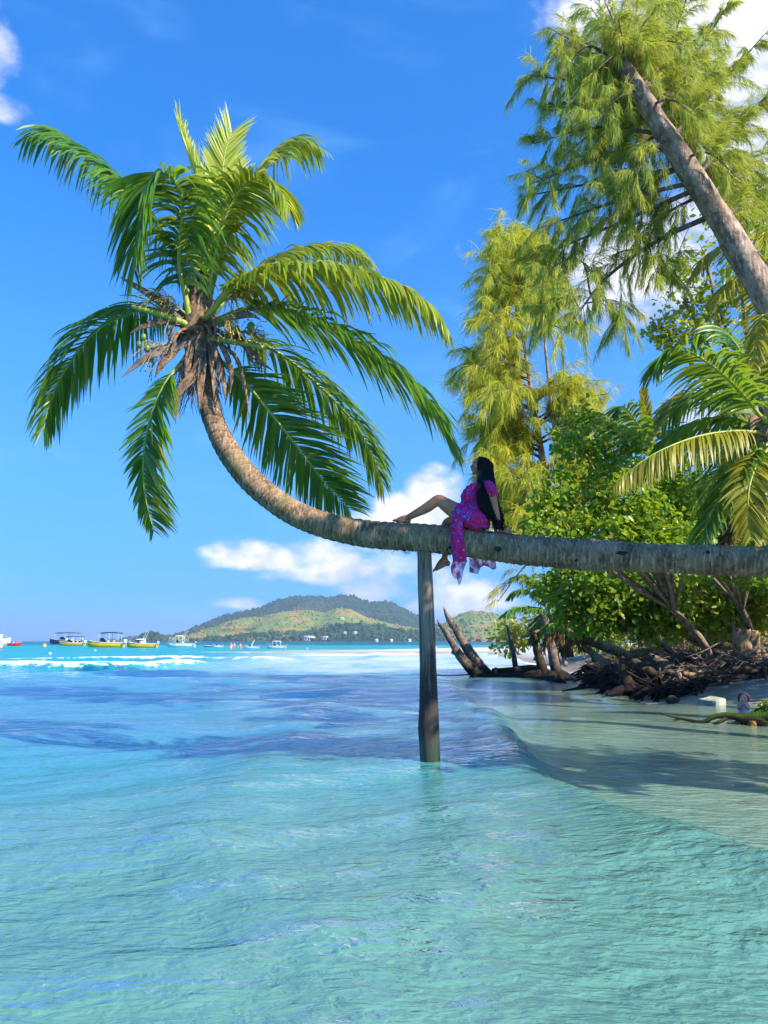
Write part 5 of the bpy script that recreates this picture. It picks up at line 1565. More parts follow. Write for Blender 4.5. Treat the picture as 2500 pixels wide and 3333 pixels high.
thing_limbs('dead_tree', 'short dark dead palm trunk standing on spreading roots beside the grey one', 'dead tree',
            [([S_(1770, 2205, 31.5), S_(1762, 2165, 31.5), S_(1748, 2110, 31.5), S_(1733, 2050, 31.5)], [.26, .2, .17, .15])] +
            [([S_(1765, 2180, 31.5), S_(1765 + d, 2200, 31.3), S_(1765 + d * 1.9, 2222, 31)], [.16, .11, .05]) for d in (-26, -12, 10, 24, 40)], m_drift_dark, None, 63)
thing_limbs('dead_tree', 'taller grey dead palm trunk with smooth pale bark standing on black roots', 'dead tree',
            [([S_(1818, 2215, 30.5), S_(1806, 2165, 30.5), S_(1790, 2090, 30.5), S_(1765, 1992, 30.5)], [.27, .20, .18, .165])] +
            [([S_(1812, 2185, 30.5), S_(1815 + d, 2208, 30.2), S_(1815 + d * 2, 2232, 29.6)], [.18, .12, .05]) for d in (-30, -14, 12, 28, 44)], m_drift, None, 70)
thing_limbs('fallen_branch', 'pale straight branch caught slantwise across the two standing dead trunks', 'branch',
            [([S_(1683, 2080, 31), S_(1730, 2062, 31), S_(1775, 2044, 31)], [.07, .06, .04])], m_drift_lit, None, 78)
thing_limbs('dead_stump', 'black leaning stump with one pale grey edge among the tangled roots', 'stump',
            [([S_(2050, 2262, 21.8), S_(2040, 2215, 22), S_(2030, 2170, 22.1), S_(2022, 2130, 22.2)], [.30, .2, .14, .05]), ([S_(2045, 2235, 22), S_(2075, 2190, 22.4), S_(2110, 2170, 22.6)], [.2, .15, .08]),
             ([S_(2040, 2245, 22), S_(2005, 2250, 21.5), S_(1975, 2262, 21.2)], [.16, .1, .03])], m_drift_dark, None, 80)
thing_limbs('fallen_tree', 'sunlit leaning trunk with bare splayed branches, left of the broken stump', 'dead tree',
            [([S_(2412, 2172, 25.5), S_(2360, 2140, 25.8), S_(2300, 2102, 26), S_(2245, 2070, 26.3), S_(2222, 2030, 26.5)], [.24, .22, .18, .14, .10]),
             ([S_(2330, 2120, 26), S_(2318, 2070, 26), S_(2322, 2025, 26.1)], [.09, .07, .03]), ([S_(2320, 2112, 26), S_(2290, 2070, 26.2), S_(2262, 2040, 26.3)], [.08, .06, .02]),
             ([S_(2318, 2112, 26), S_(2304, 2066, 25.8), S_(2296, 2040, 25.8)], [.06, .04, .02]), ([S_(2325, 2118, 26), S_(2335, 2075, 25.8), S_(2328, 2040, 25.8)], [.05, .04, .02])], m_drift_lit, None, 86)
thing_limbs('dead_tree', 'sunlit upright bare trunk showing between the leaves above the fallen one', 'dead tree',
            [([S_(2330, 2110, 27), S_(2312, 2022, 27), S_(2290, 1980, 27), S_(2268, 1930, 27)], [.17, .15, .13, .1])], m_drift_lit, None, 92)
# broken stump at right: hollow, torn top
stump = empty('broken_stump', tuple(S_(2435, 2268, 21.6)))
tag(stump, 'broad broken tree stump with torn sunlit top and black wet base at right', 'stump')
bpy.context.view_layer.update()
m_stump = driftmat('stump_wood', (0.40, 0.26, 0.15), (0.13, 0.075, 0.04), (0.58, 0.44, 0.30), 0.95)
zt = S_(2435, 2055, 21.6).z; xc_ = S_(2435, 2200, 21.6).x
k = 30
th = np.linspace(0, 2 * math.pi, k, endpoint=False)
gen = np.random.default_rng(5)
rag = 0.18 * vnoise(th * 3, th * 0, 5) + 0.30 * (np.cos(th - 2.9) > .8) - 0.12 * gen.random(k)
V = []
for q, f in enumerate(np.linspace(0, 1, 22)):
    r = np.interp(f, [0, .12, .3, 1], [.62, .45, .36, .32]) * (1 + .14 * np.sin(th * 3 + f * 3) + .08 * np.sin(th * 7 + 1) + gen.normal(0, .02, k))
    zz = -0.1 + (zt + 0.1 + rag) * f
    V.append(np.stack([xc_ + r * np.cos(th), 21.6 + r * np.sin(th), zz], 1))
for f in (0.85, 0.5):
    r = .22 * np.ones(k)
    V.append(np.stack([xc_ + r * np.cos(th), 21.6 + r * np.sin(th), (zt + rag) * f], 1))
V = np.array(V)
i = np.arange(len(V) - 1)[:, None] * k; j = np.arange(k)[None, :]; j2 = (j + 1) % k
mb = MB()
mb.add(V.reshape(-1, 3), np.stack([i + j, i + j2, i + k + j2, i + k + j], -1).reshape(-1, 4))
mb.obj('trunk', m_stump, stump, True)
for d, dy in [(-70, -.5), (-40, -.8), (50, -.6), (75, -.2), (10, -.9)]:
    mb = MB()
    rough_limb(mb, [S_(2435 + d * .3, 2225, 21.5), S_(2435 + d * .7, 2250, 21.5 + dy), S_(2435 + d * 1.2, 2272, 21.5 + dy * 1.8)], [.2, .13, .05], 16, 9, 99 + d)
    mb.obj('root', m_drift_dark, stump, True)
# a crowd of roots, logs and sticks
gen = np.random.default_rng(17)
for i, (nm, lb, cat_, limbs_, mt) in enumerate([
    ('driftwood_log', 'thick grey log lying across the roots right of the black leaning stump', 'log', [([S_(2112, 2134, 22.6), S_(2150, 2160, 22.4), S_(2206, 2184, 22.2)], [.10, .17, .13])], m_drift),
    ('driftwood_log', 'dark log sloping down to the right from the black leaning stump', 'log', [([S_(2056, 2152, 22), S_(2100, 2180, 21.8), S_(2158, 2206, 21.6)], [.15, .15, .09])], m_drift_dark),
    ('broken_root', 'short orange sunlit root hooked upward near the water', 'root', [([S_(2222, 2228, 21), S_(2212, 2205, 21), S_(2206, 2186, 21), S_(2220, 2180, 21)], [.10, .08, .07, .04]), ([S_(2212, 2206, 21), S_(2236, 2214, 20.9), S_(2250, 2222, 20.8)], [.06, .04, .02])], m_drift_lit),
    ('fallen_branch', 'yellow brown branch lying right of the hooked orange root', 'branch', [([S_(2222, 2190, 21.2), S_(2258, 2195, 21.2), S_(2296, 2180, 21.2)], [.07, .06, .04])], m_drift_lit),
    ('thin_stick', 'long black stick poking left over the water from the roots', 'stick', [([S_(1975, 2238, 22.5), S_(1920, 2236, 22.8), S_(1870, 2242, 23), S_(1831, 2250, 23.2)], [.07, .055, .04, .015])], m_drift_dark),
    ('driftwood_log', 'pale sunlit log slanting down left of the black leaning stump', 'log', [([S_(1900, 2102, 27), S_(1935, 2132, 26.6), S_(1980, 2164, 26.2)], [.11, .13, .12])], m_drift_lit),
    ('fallen_branch', 'pale level branch under the leaves, upper one of a pair', 'branch', [([S_(2050, 2121, 25), S_(2100, 2116, 25), S_(2160, 2111, 25)], [.05, .06, .03])], m_drift_lit),
    ('fallen_branch', 'pale level branch under the leaves, lower one of a pair', 'branch', [([S_(2056, 2134, 24.6), S_(2100, 2128, 24.6), S_(2158, 2120, 24.6)], [.05, .06, .03])], m_drift_lit),
    ('thin_stick', 'thin stick resting level on top of the broad broken stump', 'stick', [([S_(2400, 2047, 21.4), S_(2430, 2052, 21.4), S_(2462, 2054, 21.4)], [.03, .03, .015])], m_drift_lit),
    ('driftwood_log', 'dark forked log lying left of the broken stump foot', 'log', [([S_(2300, 2235, 20.8), S_(2345, 2222, 20.9), S_(2395, 2220, 21)], [.07, .12, .13]), ([S_(2345, 2222, 20.9), S_(2330, 2200, 20.9), S_(2310, 2190, 20.9)], [.08, .05, .02])], m_drift_dark)]):
    mb = MB()
    for q, (pts, rad) in enumerate(limbs_):
        rough_limb(mb, pts, rad, 18, 9, 200 + i * 3 + q, .16, 2)
    tag(mb.obj(nm, mt, None, True), lb, cat_)
tg = MB()
for i in range(2200):
    y = gen.uniform(20.2, 33)
    sx0 = float(shore_x(y)); x = sx0 + 0.1 + abs(gen.normal(0, 2.0)) if gen.random() < .8 else sx0 + gen.uniform(0, 5)
    z = gz_at(x, y) + abs(gen.normal(0, .30))
    a = gen.uniform(0, 6.28); l = gen.uniform(.25, 1.1)
    d = np.array([math.cos(a), math.sin(a) * .7, gen.normal(.05, .35)]) * l
    c = np.array([x, y, z])
    tg.add(*tube(spline([c - d * .5, c + gen.normal(0, .06, 3), c + d * .5], 6), np.linspace(1, .4, 6) * gen.uniform(.007, .030), 5), var=gen.random())
tag(tg.obj('driftwood_tangle', m_drift, None, True), 'heap of small dead roots and sticks along the waterline', 'driftwood', kind='stuff')
tg = MB()
for i in range(520):
    y = gen.uniform(25, 36); x = float(shore_x(y)) + gen.uniform(1.2, 7)
    z = gz_at(x, y)
    h = gen.uniform(.5, 1.8)
    c = np.array([x, y, z])
    tp = c + np.array([gen.normal(0, .35), gen.normal(0, .3), h])
    tg.add(*tube(spline([c, (c + tp) / 2 + gen.normal(0, .08, 3), tp], 6), np.linspace(1, .3, 6) * gen.uniform(.008, .022), 4, False), var=gen.random())
tag(tg.obj('dry_undergrowth', m_drift_lit, None, True), 'pale dry stems standing thickly under the bank trees', 'undergrowth', kind='stuff')
# black roots and buried logs heaped from the bank down into the water
tg = MB()
for i in range(240):
    y = gen.uniform(20.2, 32.5); x = float(shore_x(y)) + gen.uniform(-0.35, 3.4)
    z = gz_at(x, y)
    if gen.random() < .45:
        for q in range(3):
            a = gen.normal(math.pi, .8)
            e = np.array([x + math.cos(a) * gen.uniform(.4, .9), y + math.sin(a) * .7, -.05])
            rough_limb(tg, [(x, y, z + gen.uniform(.05, .28)), ((x * .5 + e[0] * .5), y * .5 + e[1] * .5, z + .14), tuple(e)], [.06, .045, .018], 8, 6, 400 + i * 5 + q, .22)
    else:
        a = gen.normal(0, .7); l = gen.uniform(.4, 1.3); r = gen.uniform(.025, .10)
        d = np.array([math.cos(a), math.sin(a) * .6, gen.normal(.1, .25)]) * l
        c = np.array([x, y, z + gen.uniform(.02, .34)])
        rough_limb(tg, [c - d * .5, c + gen.normal(0, .07, 3), c + d * .5], [r, r * .9, r * .35], 8, 7, 900 + i, .18, 1)
tag(tg.obj('root_heap', m_drift_dark, None, True), 'black heap of wet roots and logs at the foot of the bank', 'roots', kind='stuff')

# ---- leaning palm with a hanging dark crown, low over the roots
pl = empty('coconut_palm', tuple(S_(2065, 2142, 27)))
tag(pl, 'low leaning palm with drooping dark crown above the black roots', 'palm tree')
bpy.context.view_layer.update()
ringed_trunk([S_(2070, 2146, 27), S_(2000, 2116, 27), S_(1905, 2080, 27), S_(1840, 2044, 27)], [.2, .17, .16, .15], 9, 14, 21).obj('trunk', m_trunk, pl, True)
h0 = np.array(S_(1835, 2040, 27))
for i, (az, el, ln, mt) in enumerate([(-1.6, .9, 1.6, m_frond), (-2.4, .3, 1.5, m_frond), (1.0, 1.1, 1.7, m_frond), (-1.0, 1.3, 1.7, m_frond), (-1.9, -.3, 1.3, m_frond_dry), (2.6, -.3, 1.2, m_frond_dry), (-2.9, -.5, 1.2, m_frond_dry), (1.8, .1, 1.5, m_frond)]):
    spread_frond(pl, h0, az, el, ln, 1.6, 360 + i, L=.5, n=44, droop=1.4, width=.06, mat=mt, rad=.03)
mb = MB()
for i in range(14):
    a = gen.uniform(0, 6.28); b0 = h0 + np.array([math.cos(a) * .1, math.sin(a) * .1, gen.uniform(-.1, .1)])
    blade(mb, [b0, b0 + np.array([math.cos(a) * .25, math.sin(a) * .25, -.05]), b0 + np.array([math.cos(a) * .35, math.sin(a) * .35, -.6])], .07, i, facing=(0, -1, .3), n=7)
mb.obj('leaf_base', m_sheath, pl, True)
# ---- young palm leaning over the dead trunks
py_ = empty('young_palm', tuple(S_(1800, 2150, 32.5)))
tag(py_, 'young palm with dark green fronds spreading left above the grey dead trunk', 'palm tree')
bpy.context.view_layer.update()
ringed_trunk([S_(1815, 2170, 32.5), S_(1800, 2080, 32.5), S_(1782, 1990, 32.5)], [.16, .14, .12], 9, 12, 22).obj('trunk', m_trunk, py_, True)
for i, q in enumerate([[(1184, 1318, 32.4), (1166, 1268, 32), (1132, 1242, 31.7), (1104, 1252, 31.5)], [(1184, 1320, 32.4), (1142, 1310, 31.8), (1106, 1316, 31.5), (1082, 1332, 31.4)],
                       [(1184, 1318, 32.4), (1192, 1270, 32.2), (1204, 1238, 32), (1218, 1232, 32)], [(1184, 1318, 32.4), (1216, 1298, 32), (1246, 1302, 31.8), (1262, 1330, 31.7)],
                       [(1184, 1320, 32.4), (1164, 1338, 31.8), (1156, 1370, 31.6), (1152, 1390, 31.6)], [(1184, 1318, 32.4), (1150, 1280, 32.6), (1120, 1276, 32.8), (1098, 1290, 33)],
                       [(1184, 1318, 32.4), (1205, 1290, 31.6), (1210, 1310, 31.2), (1208, 1345, 31)]]):
    frond(py_, [D(*a) for a in q], L=.85, droop=1.3, seed=380 + i, n=56, width=.07, mat=m_frond, rad=.035)

# ---- mossy branch, block, rock at the right
Ym = 14.0
mossy = thing_limbs('mossy_branch', 'mossy black driftwood branch reaching left over the wet sand at right edge', 'branch',
    [([S_(2560, 2322, Ym), S_(2500, 2328, Ym), S_(2440, 2338, Ym), S_(2401, 2333, Ym), S_(2365, 2328, Ym), S_(2329, 2331, Ym), S_(2293, 2348, Ym), S_(2264, 2348, Ym), S_(2204, 2336, Ym), S_(2152, 2323, Ym)], [.2, .15, .11, .07, .055, .05, .035, .03, .024, .016]),
     ([S_(2365, 2338, Ym), S_(2340, 2350, Ym - .1), S_(2316, 2360, Ym - .1)], [.04, .03, .015]), ([S_(2410, 2345, Ym), S_(2390, 2356, Ym), S_(2372, 2362, Ym)], [.045, .03, .012]),
     ([S_(2425, 2345, Ym), S_(2418, 2362, Ym), S_(2410, 2374, Ym)], [.05, .04, .02]), ([S_(2215, 2339, Ym), S_(2200, 2343, Ym), S_(2190, 2342, Ym)], [.02, .016, .006]),
     ([S_(2470, 2335, Ym), S_(2480, 2365, Ym), S_(2500, 2385, Ym), S_(2540, 2390, Ym)], [.12, .11, .1, .1]), ([S_(2450, 2340, Ym), S_(2465, 2320, Ym), S_(2490, 2308, Ym)], [.09, .07, .05])], m_mossy, None, 500)
mb = MB()
rough_limb(mb, [S_(2446, 2345, Ym - .05), S_(2447, 2375, Ym - .05), S_(2446, 2402, Ym - .05)], [.07, .085, .055], 14, 10, 511, .2)
mb.obj('bark_flap', simple('rotten_bark', (0.30, 0.15, 0.03), .8, .5, 14.0, .5), mossy, True)
mb = MB()
leaf_g = np.random.default_rng(3)
leaf_cloud(mb, S_(2495, 2298, Ym), (.12, .12, .1), 5, 40, .06, leaf_g, .3, .1)
tag(mb.obj('moss_tuft', m_leaf, mossy), kind='stuff')
blk = MB()
m_blk = simple('concrete_block', (0.52, 0.52, 0.46), .85, .35, 5.0, .4, col2=(0.22, 0.24, 0.16))
bw, bd, bh = .46, .40, .26
bx0 = S_(2318, 2290, 17.6)
V = np.array([(sx * bw / 2 * (1 - .06 * (sz > 0)), sy * bd / 2, (sz + 1) * bh / 2) for sz in (-1, 1) for sy in (-1, 1) for sx in (-1, 1)])
import bmesh
bmm = bmesh.new()
bmesh.ops.create_cube(bmm, size=1)
for v in bmm.verts:
    v.co = Vector((v.co.x * bw, v.co.y * bd, v.co.z * bh))
bmesh.ops.bevel(bmm, geom=bmm.edges[:], offset=.02, segments=2, affect='EDGES')
bmesh.ops.subdivide_edges(bmm, edges=bmm.edges[:], cuts=2)
for v in bmm.verts:
    v.co += Vector(np.random.default_rng(v.index).normal(0, .006, 3))
me = bpy.data.meshes.new('concrete_block'); bmm.to_mesh(me); bmm.free(); me.materials.append(m_blk)
o = link('concrete_block', me)
o.location = (bx0.x, 17.6, .10); o.rotation_euler = (R(6), R(-9), R(28))
tag(o, 'pale square stone block lying on the sand beside the sitting child', 'block')
m_rock = simple('dark_rock', (0.07, 0.08, 0.05), .85, .5, 8.0, .5)
def rock(loc, r, label, seed, group=None):
    V, Q = smooth_ball(1.0, 14)
    gen = np.random.default_rng(seed)
    f = 1 + .5 * (vnoise(V[:, 0] * 2 + 7, V[:, 1] * 2 + V[:, 2] * 1.7, seed) - .5)
    mb = MB(); mb.add(V * f[:, None] * np.array(r) + np.array(loc), Q)
    tag(mb.obj('rock', m_rock, None, True), label, 'rock', group)
w_ = WATER(2190, 2284)
rock((w_.x, w_.y, .03), (.16, .12, .12), 'small dark rock at the water edge left of the stone block', 3)

# ================================================================== boats, buoys, bathers, far houses
def paint(name, col, rough=.35):
    return simple(name, col, rough, .08, 3.0)
m_white = paint('white_gelcoat', (.82, .82, .80)); m_yellow = paint('yellow_gelcoat', (.92, .52, .01)); m_red = paint('red_paint', (.55, .02, .02)); m_navy = paint('navy_paint', (.02, .03, .10))
m_blue = paint('blue_paint', (.03, .16, .5)); m_canvas = paint('navy_canvas', (.015, .03, .10), .8); m_motor = paint('outboard_grey', (.30, .31, .33)); m_glass = paint('dark_glass', (.02, .04, .06), .1)
m_steel = paint('steel_tube', (.55, .56, .58), .3); m_tan = paint('tan_cushion', (.5, .38, .25), .7)
def boat(label, x0, x1, wl, hull, deck, canopy=None, windshield=True, motors=1, rods=False, bow_left=True, hfac=.17, cabin=False, seats=2, mast=False):
    p = WATER((x0 + x1) / 2, wl)
    Y = p.y
    L = (x1 - x0) * Y / FPX
    Hh = L * hfac
    B = L * .15
    root = empty('motor_boat', (p.x, Y, 0))
    tag(root, label, 'boat', None)
    root.rotation_euler = (0, 0, 0)
    s = -1 if bow_left else 1
    n = 16
    t = np.linspace(0, 1, n)                       # stern 0 .. bow 1
    half = B * np.interp(t, [0, .3, .65, .88, 1], [.86, 1, .92, .5, .03])
    sheer = Hh * np.interp(t, [0, .3, .7, 1], [.72, .74, .86, 1.12])
    keel = np.interp(t, [0, .7, .9, 1], [-.35, -.35, -.1, .55]) * Hh * .6
    xs = s * (t - .5) * L
    sec = []
    for i in range(n):
        h, k_, z = half[i], keel[i], sheer[i]
        sec.append([(xs[i], -h, z), (xs[i], -h * .96, z * .55 + k_ * .3), (xs[i], -h * .72, k_ * .4 + .05 * Hh), (xs[i], 0, k_), (xs[i], h * .72, k_ * .4 + .05 * Hh), (xs[i], h * .96, z * .55 + k_ * .3), (xs[i], h, z)])
    A = np.array(sec)
    mb = MB(); V = A.reshape(-1, 3)
    tr = [(0, 1, 2), (0, 2, 3), (0, 3, 4), (0, 4, 5), (0, 5, 6)]
    mb.add(V, grid_quads(n, 7), tr)
    bpy.context.view_layer.update()
    def put(mb, nm, mat, sm=False, par=None):
        o = mb.obj(nm, mat, None, sm); o.parent = par or root
        return o
    hl = put(mb, 'hull', hull)
    mb = MB()
    dz = sheer - .10 * Hh
    dk = np.stack([np.stack([xs, -half * .97, dz], 1), np.stack([xs, half * .97, dz], 1)], 1)
    lo = dz - np.where((t > .08) & (t < .62), .38 * Hh, 0)
    dk = np.stack([np.stack([xs, -half * .97, dz], 1), np.stack([xs, -half * .8, lo], 1), np.stack([xs, half * .8, lo], 1), np.stack([xs, half * .97, dz], 1)], 1)
    mb.add(dk.reshape(-1, 3), grid_quads(n, 4))
    put(mb, 'deck', deck)
    mb = MB()
    for sg in (-1, 1):
        mb.add(*tube(np.stack([xs, sg * half * 1.01, sheer], 1), .035 * Hh + .02, 6))
    put(mb, 'rub_rail', deck if deck != hull else m_steel)
    def box(mb, c, sz, tz=1.0):
        V = np.array([(c[0] + a * sz[0] / 2 * (tz if e > 0 else 1), c[1] + b * sz[1] / 2, c[2] + e * sz[2] / 2) for a in (-1, 1) for b in (-1, 1) for e in (-1, 1)])
        mb.add(V, [(0, 1, 3, 2), (4, 6, 7, 5), (0, 4, 5, 1), (2, 3, 7, 6), (0, 2, 6, 4), (1, 5, 7, 3)])
    for q in range(seats):
        mb = MB(); xq = s * L * (-.05 - .15 * q)
        box(mb, (xq, 0, Hh * .62), (L * .06, B * 1.2, Hh * .36)); box(mb, (xq - s * L * .025, 0, Hh * .92), (L * .015, B * 1.2, Hh * .4))
        put(mb, 'seat', m_tan if q else m_white)
    if windshield:
        mb = MB()
        x_ = s * L * .12
        w = B * .8
        V = np.array([(x_ + s * .06 * L, -w * .8, Hh * .85), (x_ + s * .06 * L, w * .8, Hh * .85), (x_, w, Hh * 1.5), (x_, -w, Hh * 1.5), (x_ - s * .08 * L, -w * 1.1, Hh * .85), (x_ - s * .08 * L, w * 1.1, Hh * .85)])
        V2 = V + np.array([-s * .012 * L, 0, -.02])
        mb.add(np.vstack([V, V2]), [(0, 1, 2, 3), (7, 6, 9, 8)], [(0, 3, 4), (1, 5, 2), (6, 10, 9), (7, 8, 11)])
        put(mb, 'windshield', m_glass)
    if cabin:
        mb = MB(); box(mb, (s * L * .05, 0, Hh * 1.25), (L * .34, B * 1.4, Hh * .9), .8); cb = put(mb, 'cabin', m_white)
        mb = MB(); box(mb, (s * L * .05, 0, Hh * 1.36), (L * .31, B * 1.44, Hh * .3), .92); put(mb, 'window', m_glass, False, cb)
    if canopy:
        zc = Hh * 2.35
        a, b = canopy
        mb = MB()
        nx = 9
        gx = np.linspace(a, b, nx)
        V = []
        for k in (0, 1):
            for x_ in gx:
                for yv in (-1, -.5, 0, .5, 1):
                    V.append((s * x_ * L, yv * B * .95, zc + .12 * Hh * (1 - yv * yv) - .10 * Hh * ((x_ - (a + b) / 2) / (b - a) * 2) ** 2 - k * .06 * Hh))
        q = grid_quads(nx, 5)
        e = [(i, i + 5, i + 5 + nx * 5, i + nx * 5) for i in range(0, (nx - 1) * 5, 5)] + [(i + 5, i, i + nx * 5, i + 5 + nx * 5) for i in range(4, nx * 5 - 5, 5)]
        e += [(i + 1, i, i + nx * 5, i + 1 + nx * 5) for i in range(4)] + [(i, i + 1, i + 1 + nx * 5, i + nx * 5) for i in range((nx - 1) * 5, nx * 5 - 1)]
        mb.add(np.array(V), np.vstack([q, q[:, ::-1] + nx * 5, np.array(e)]))
        put(mb, 'canopy', m_canvas if canopy and hull is not m_white else m_white)
        for x_ in (a * .92, (a + b) / 2, b * .92):
            for sg in (-1, 1):
                mb = MB(); mb.add(*tube(np.array([(s * x_ * L, sg * B * .85, Hh * .7), (s * x_ * L, sg * B * .9, zc)]), .03 + .015 * Hh, 6)); put(mb, 'canopy_pole', m_steel, True)
    for q in range(motors):
        yo = (q - (motors - 1) / 2) * B * .6
        mb = MB(); box(mb, (-s * L * .535, yo, Hh * .95), (L * .055, B * .36, Hh * .62), .8); mo = put(mb, 'outboard_motor', m_white if hull is m_yellow else m_motor)
        mb = MB(); mb.add(*tube(np.array([(-s * L * .535, yo, Hh * .7), (-s * L * .54, yo, -Hh * .3)]), .05 * Hh + .04, 6)); put(mb, 'motor_leg', m_motor, True, mo)
    if rods:
        for sg in (-1, 1):
            mb = MB(); mb.add(*tube(spline([(s * L * .02, sg * B * .7, Hh * .9), (-s * L * .10, sg * B * .8, Hh * 2.3), (-s * L * .20, sg * B * 1.0, Hh * 3.4)], 6), np.linspace(.06, .02, 6), 5)); put(mb, 'outrigger', m_white, True)
    if mast:
        mb = MB(); mb.add(*tube(np.array([(s * L * -.1, 0, Hh), (s * L * -.14, 0, Hh * 4)]), .05, 6)); put(mb, 'antenna', m_white, True)
    mb = MB()
    mb.add(*tube(spline([(s * L * .16, -half[11] * .9, sheer[11]), (s * L * .18, -half[11] * .85, sheer[11] + Hh * .35), (s * L * .40, -half[14] * .8, sheer[14] + Hh * .32), (s * L * .47, 0, sheer[15] + Hh * .3)], 14), .025 + .01 * Hh, 5))
    put(mb, 'bow_rail', m_steel, True)
    return root
boat('white cabin boat cut off by the left picture edge, with an antenna', -62, 33, 2098, m_white, m_white, None, True, 1, False, False, .2, True, 1, True)
boat('small bright red boat moored just right of the white cabin boat', 26, 68, 2102, m_red, m_red, None, False, 1, False, False, .27, False, 1)
boat('navy hulled boat moored behind a yellow one, under a long dark awning', 162, 262, 2096, m_navy, m_white, (-.42, .32), True, 1, False, True, .15)
boat('slim yellow speedboat with white motors in front of the navy boat', 192, 274, 2101, m_yellow, m_white, (-.42, .22), True, 2, False, True, .15)
boat('largest bright yellow speedboat with navy awning and high flared bow', 286, 402, 2107, m_yellow, m_white, (-.42, .16), True, 2, False, True, .17)
boat('yellow bowed white fishing boat with raised outrigger poles', 414, 510, 2108, m_yellow, m_white, None, True, 1, True, True, .17, True, 1)
boat('white fishing boat with outrigger poles and small dark awning, off the headland', 544, 632, 2106, m_white, m_white, (-.1, .2), True, 1, True, True, .17, False, 1)
boat('low blue dinghy beside the small white boat below the hill', 664, 690, 2106, m_blue, m_white, None, False, 0, False, True, .2, False, 1)
boat('small white runabout with a raised console under the left hill slope', 690, 726, 2107, m_white, m_white, None, True, 1, False, True, .2, False, 2)
boat('white runabout with a raked rod, left of the canopied white boat', 794, 842, 2111, m_white, m_white, None, True, 1, True, True, .17, False, 1)
boat('white motor boat with a white hardtop, rightmost of the moored boats', 869, 929, 2110, m_white, m_white, (-.25, .2), True, 1, False, True, .16)

def buoy(label, sx, sy, rpx, mat):
    p = WATER(sx, sy + rpx * .6)
    r = rpx * p.y / FPX
    root = empty('mooring_buoy', (p.x, p.y, 0)); tag(root, label, 'buoy')
    V, Q = smooth_ball(r, 16)
    mb = MB(); mb.add(V + np.array([0, 0, r * .45]), Q); mb.obj('float', mat, None, True).parent = root
    mb = MB(); mb.add(*tube(np.array([[r * .22 * math.cos(a), 0, r * 1.5 + r * .22 * math.sin(a)] for a in np.linspace(0, 6.28, 13)]), r * .06, 5)); mb.obj('ring', m_steel, None, True).parent = root
buoy('round yellow buoy floating left of the yellow boats', 145, 2101, 6, m_yellow)
buoy('small pale buoy nearest to the breaking waves', 163, 2127, 4.2, m_white)
buoy('tiny white buoy right of the pale one, below the big yellow boat', 310, 2117, 3, m_white)

def bather(label, sx, sy, hpx, suit, seed):
    p = WATER(sx, sy)
    h = hpx * p.y / FPX / .62          # full height, wading to the thighs
    gen = np.random.default_rng(seed)
    b = np.array([p.x, p.y, -h * .38])
    q = lambda x, z, y=0: b + np.array([x, y, z]) * h
    a1, a2 = gen.uniform(-.06, .1), gen.uniform(-.06, .1)
    pt = [rloft([(q(0, .47), .085 * h, .06 * h), (q(0, .54), .08 * h, .06 * h), (q(0, .62), .07 * h, .055 * h), (q(0, .74), .095 * h, .06 * h), (q(0, .81), .085 * h, .05 * h), (q(0, .84), .03 * h, .03 * h)], 14, 14)]
    pt += limb([q(0, .82), q(0, .88)], [.03 * h, .028 * h], 4, 8)
    pt.append(ell(q(0, .935), (.046 * h, .055 * h, .064 * h), 12)); pt.append(ell(q(0, .93, -.05), (.01 * h, .014 * h, .014 * h), 8))
    for s in (-1, 1):
        pt += limb([q(s * .045, .49), q(s * .05, .27, -.01), q(s * .05, .04)], [.05 * h, .036 * h, .024 * h], 12, 8)
        pt += limb([q(s * .05, .035), q(s * .055, .015, -.10)], [.024 * h, .018 * h], 4, 8)
        pt += limb([q(s * .10, .80), q(s * .145, .65, .01), q(s * (.13 + (a1 if s < 0 else a2)), .50, -.05)], [.030 * h, .024 * h, .018 * h], 12, 8)
        pt += [z_ for z_ in hand(q(s * (.13 + (a1 if s < 0 else a2)), .50, -.05), (0, -.2, -1), (s, 0, 0), .1 * h, .4, .4)]
    o = fuse('person', pt, m_skin2 if seed % 2 else m_skin, .012 * h, 2)
    tag(o, label, 'person')
    dp = [rloft([(q(0, .46), .092 * h, .068 * h), (q(0, .54), .088 * h, .067 * h), (q(0, .60 if seed % 2 else .78), .078 * h if seed % 2 else .1 * h, .063 * h)], 8, 14)]
    fuse('swimwear', dp, suit, .014 * h, 1).parent = o
    mb = MB(); mb.add(*ell(q(0, .952, .012), (.05 * h, .056 * h, .058 * h), 12)); mb.obj('hair', m_hair_red if seed % 3 else m_hair, None, True).parent = o
bather('bather standing in the far shallows, left one of the close pair', 752, 2111, 20, m_white, 1)
bather('bather standing in the far shallows, right one of the close pair', 762, 2110, 19, m_red, 3)
bather('lone bather wading right of the close pair of bathers', 782, 2111, 18, paint('orange_suit', (.7, .22, .05), .7), 5)
bather('bather at the left picture edge below the white cabin boat', 3, 2112, 26, m_white, 2)
bather('bather in the shallows before the far shore buildings', 1000, 2114, 9, m_white, 7)
bather('bather beside the prop post on the far white sandbar', 1418, 2121, 20, paint('coral_suit', (.65, .16, .10), .7), 9)

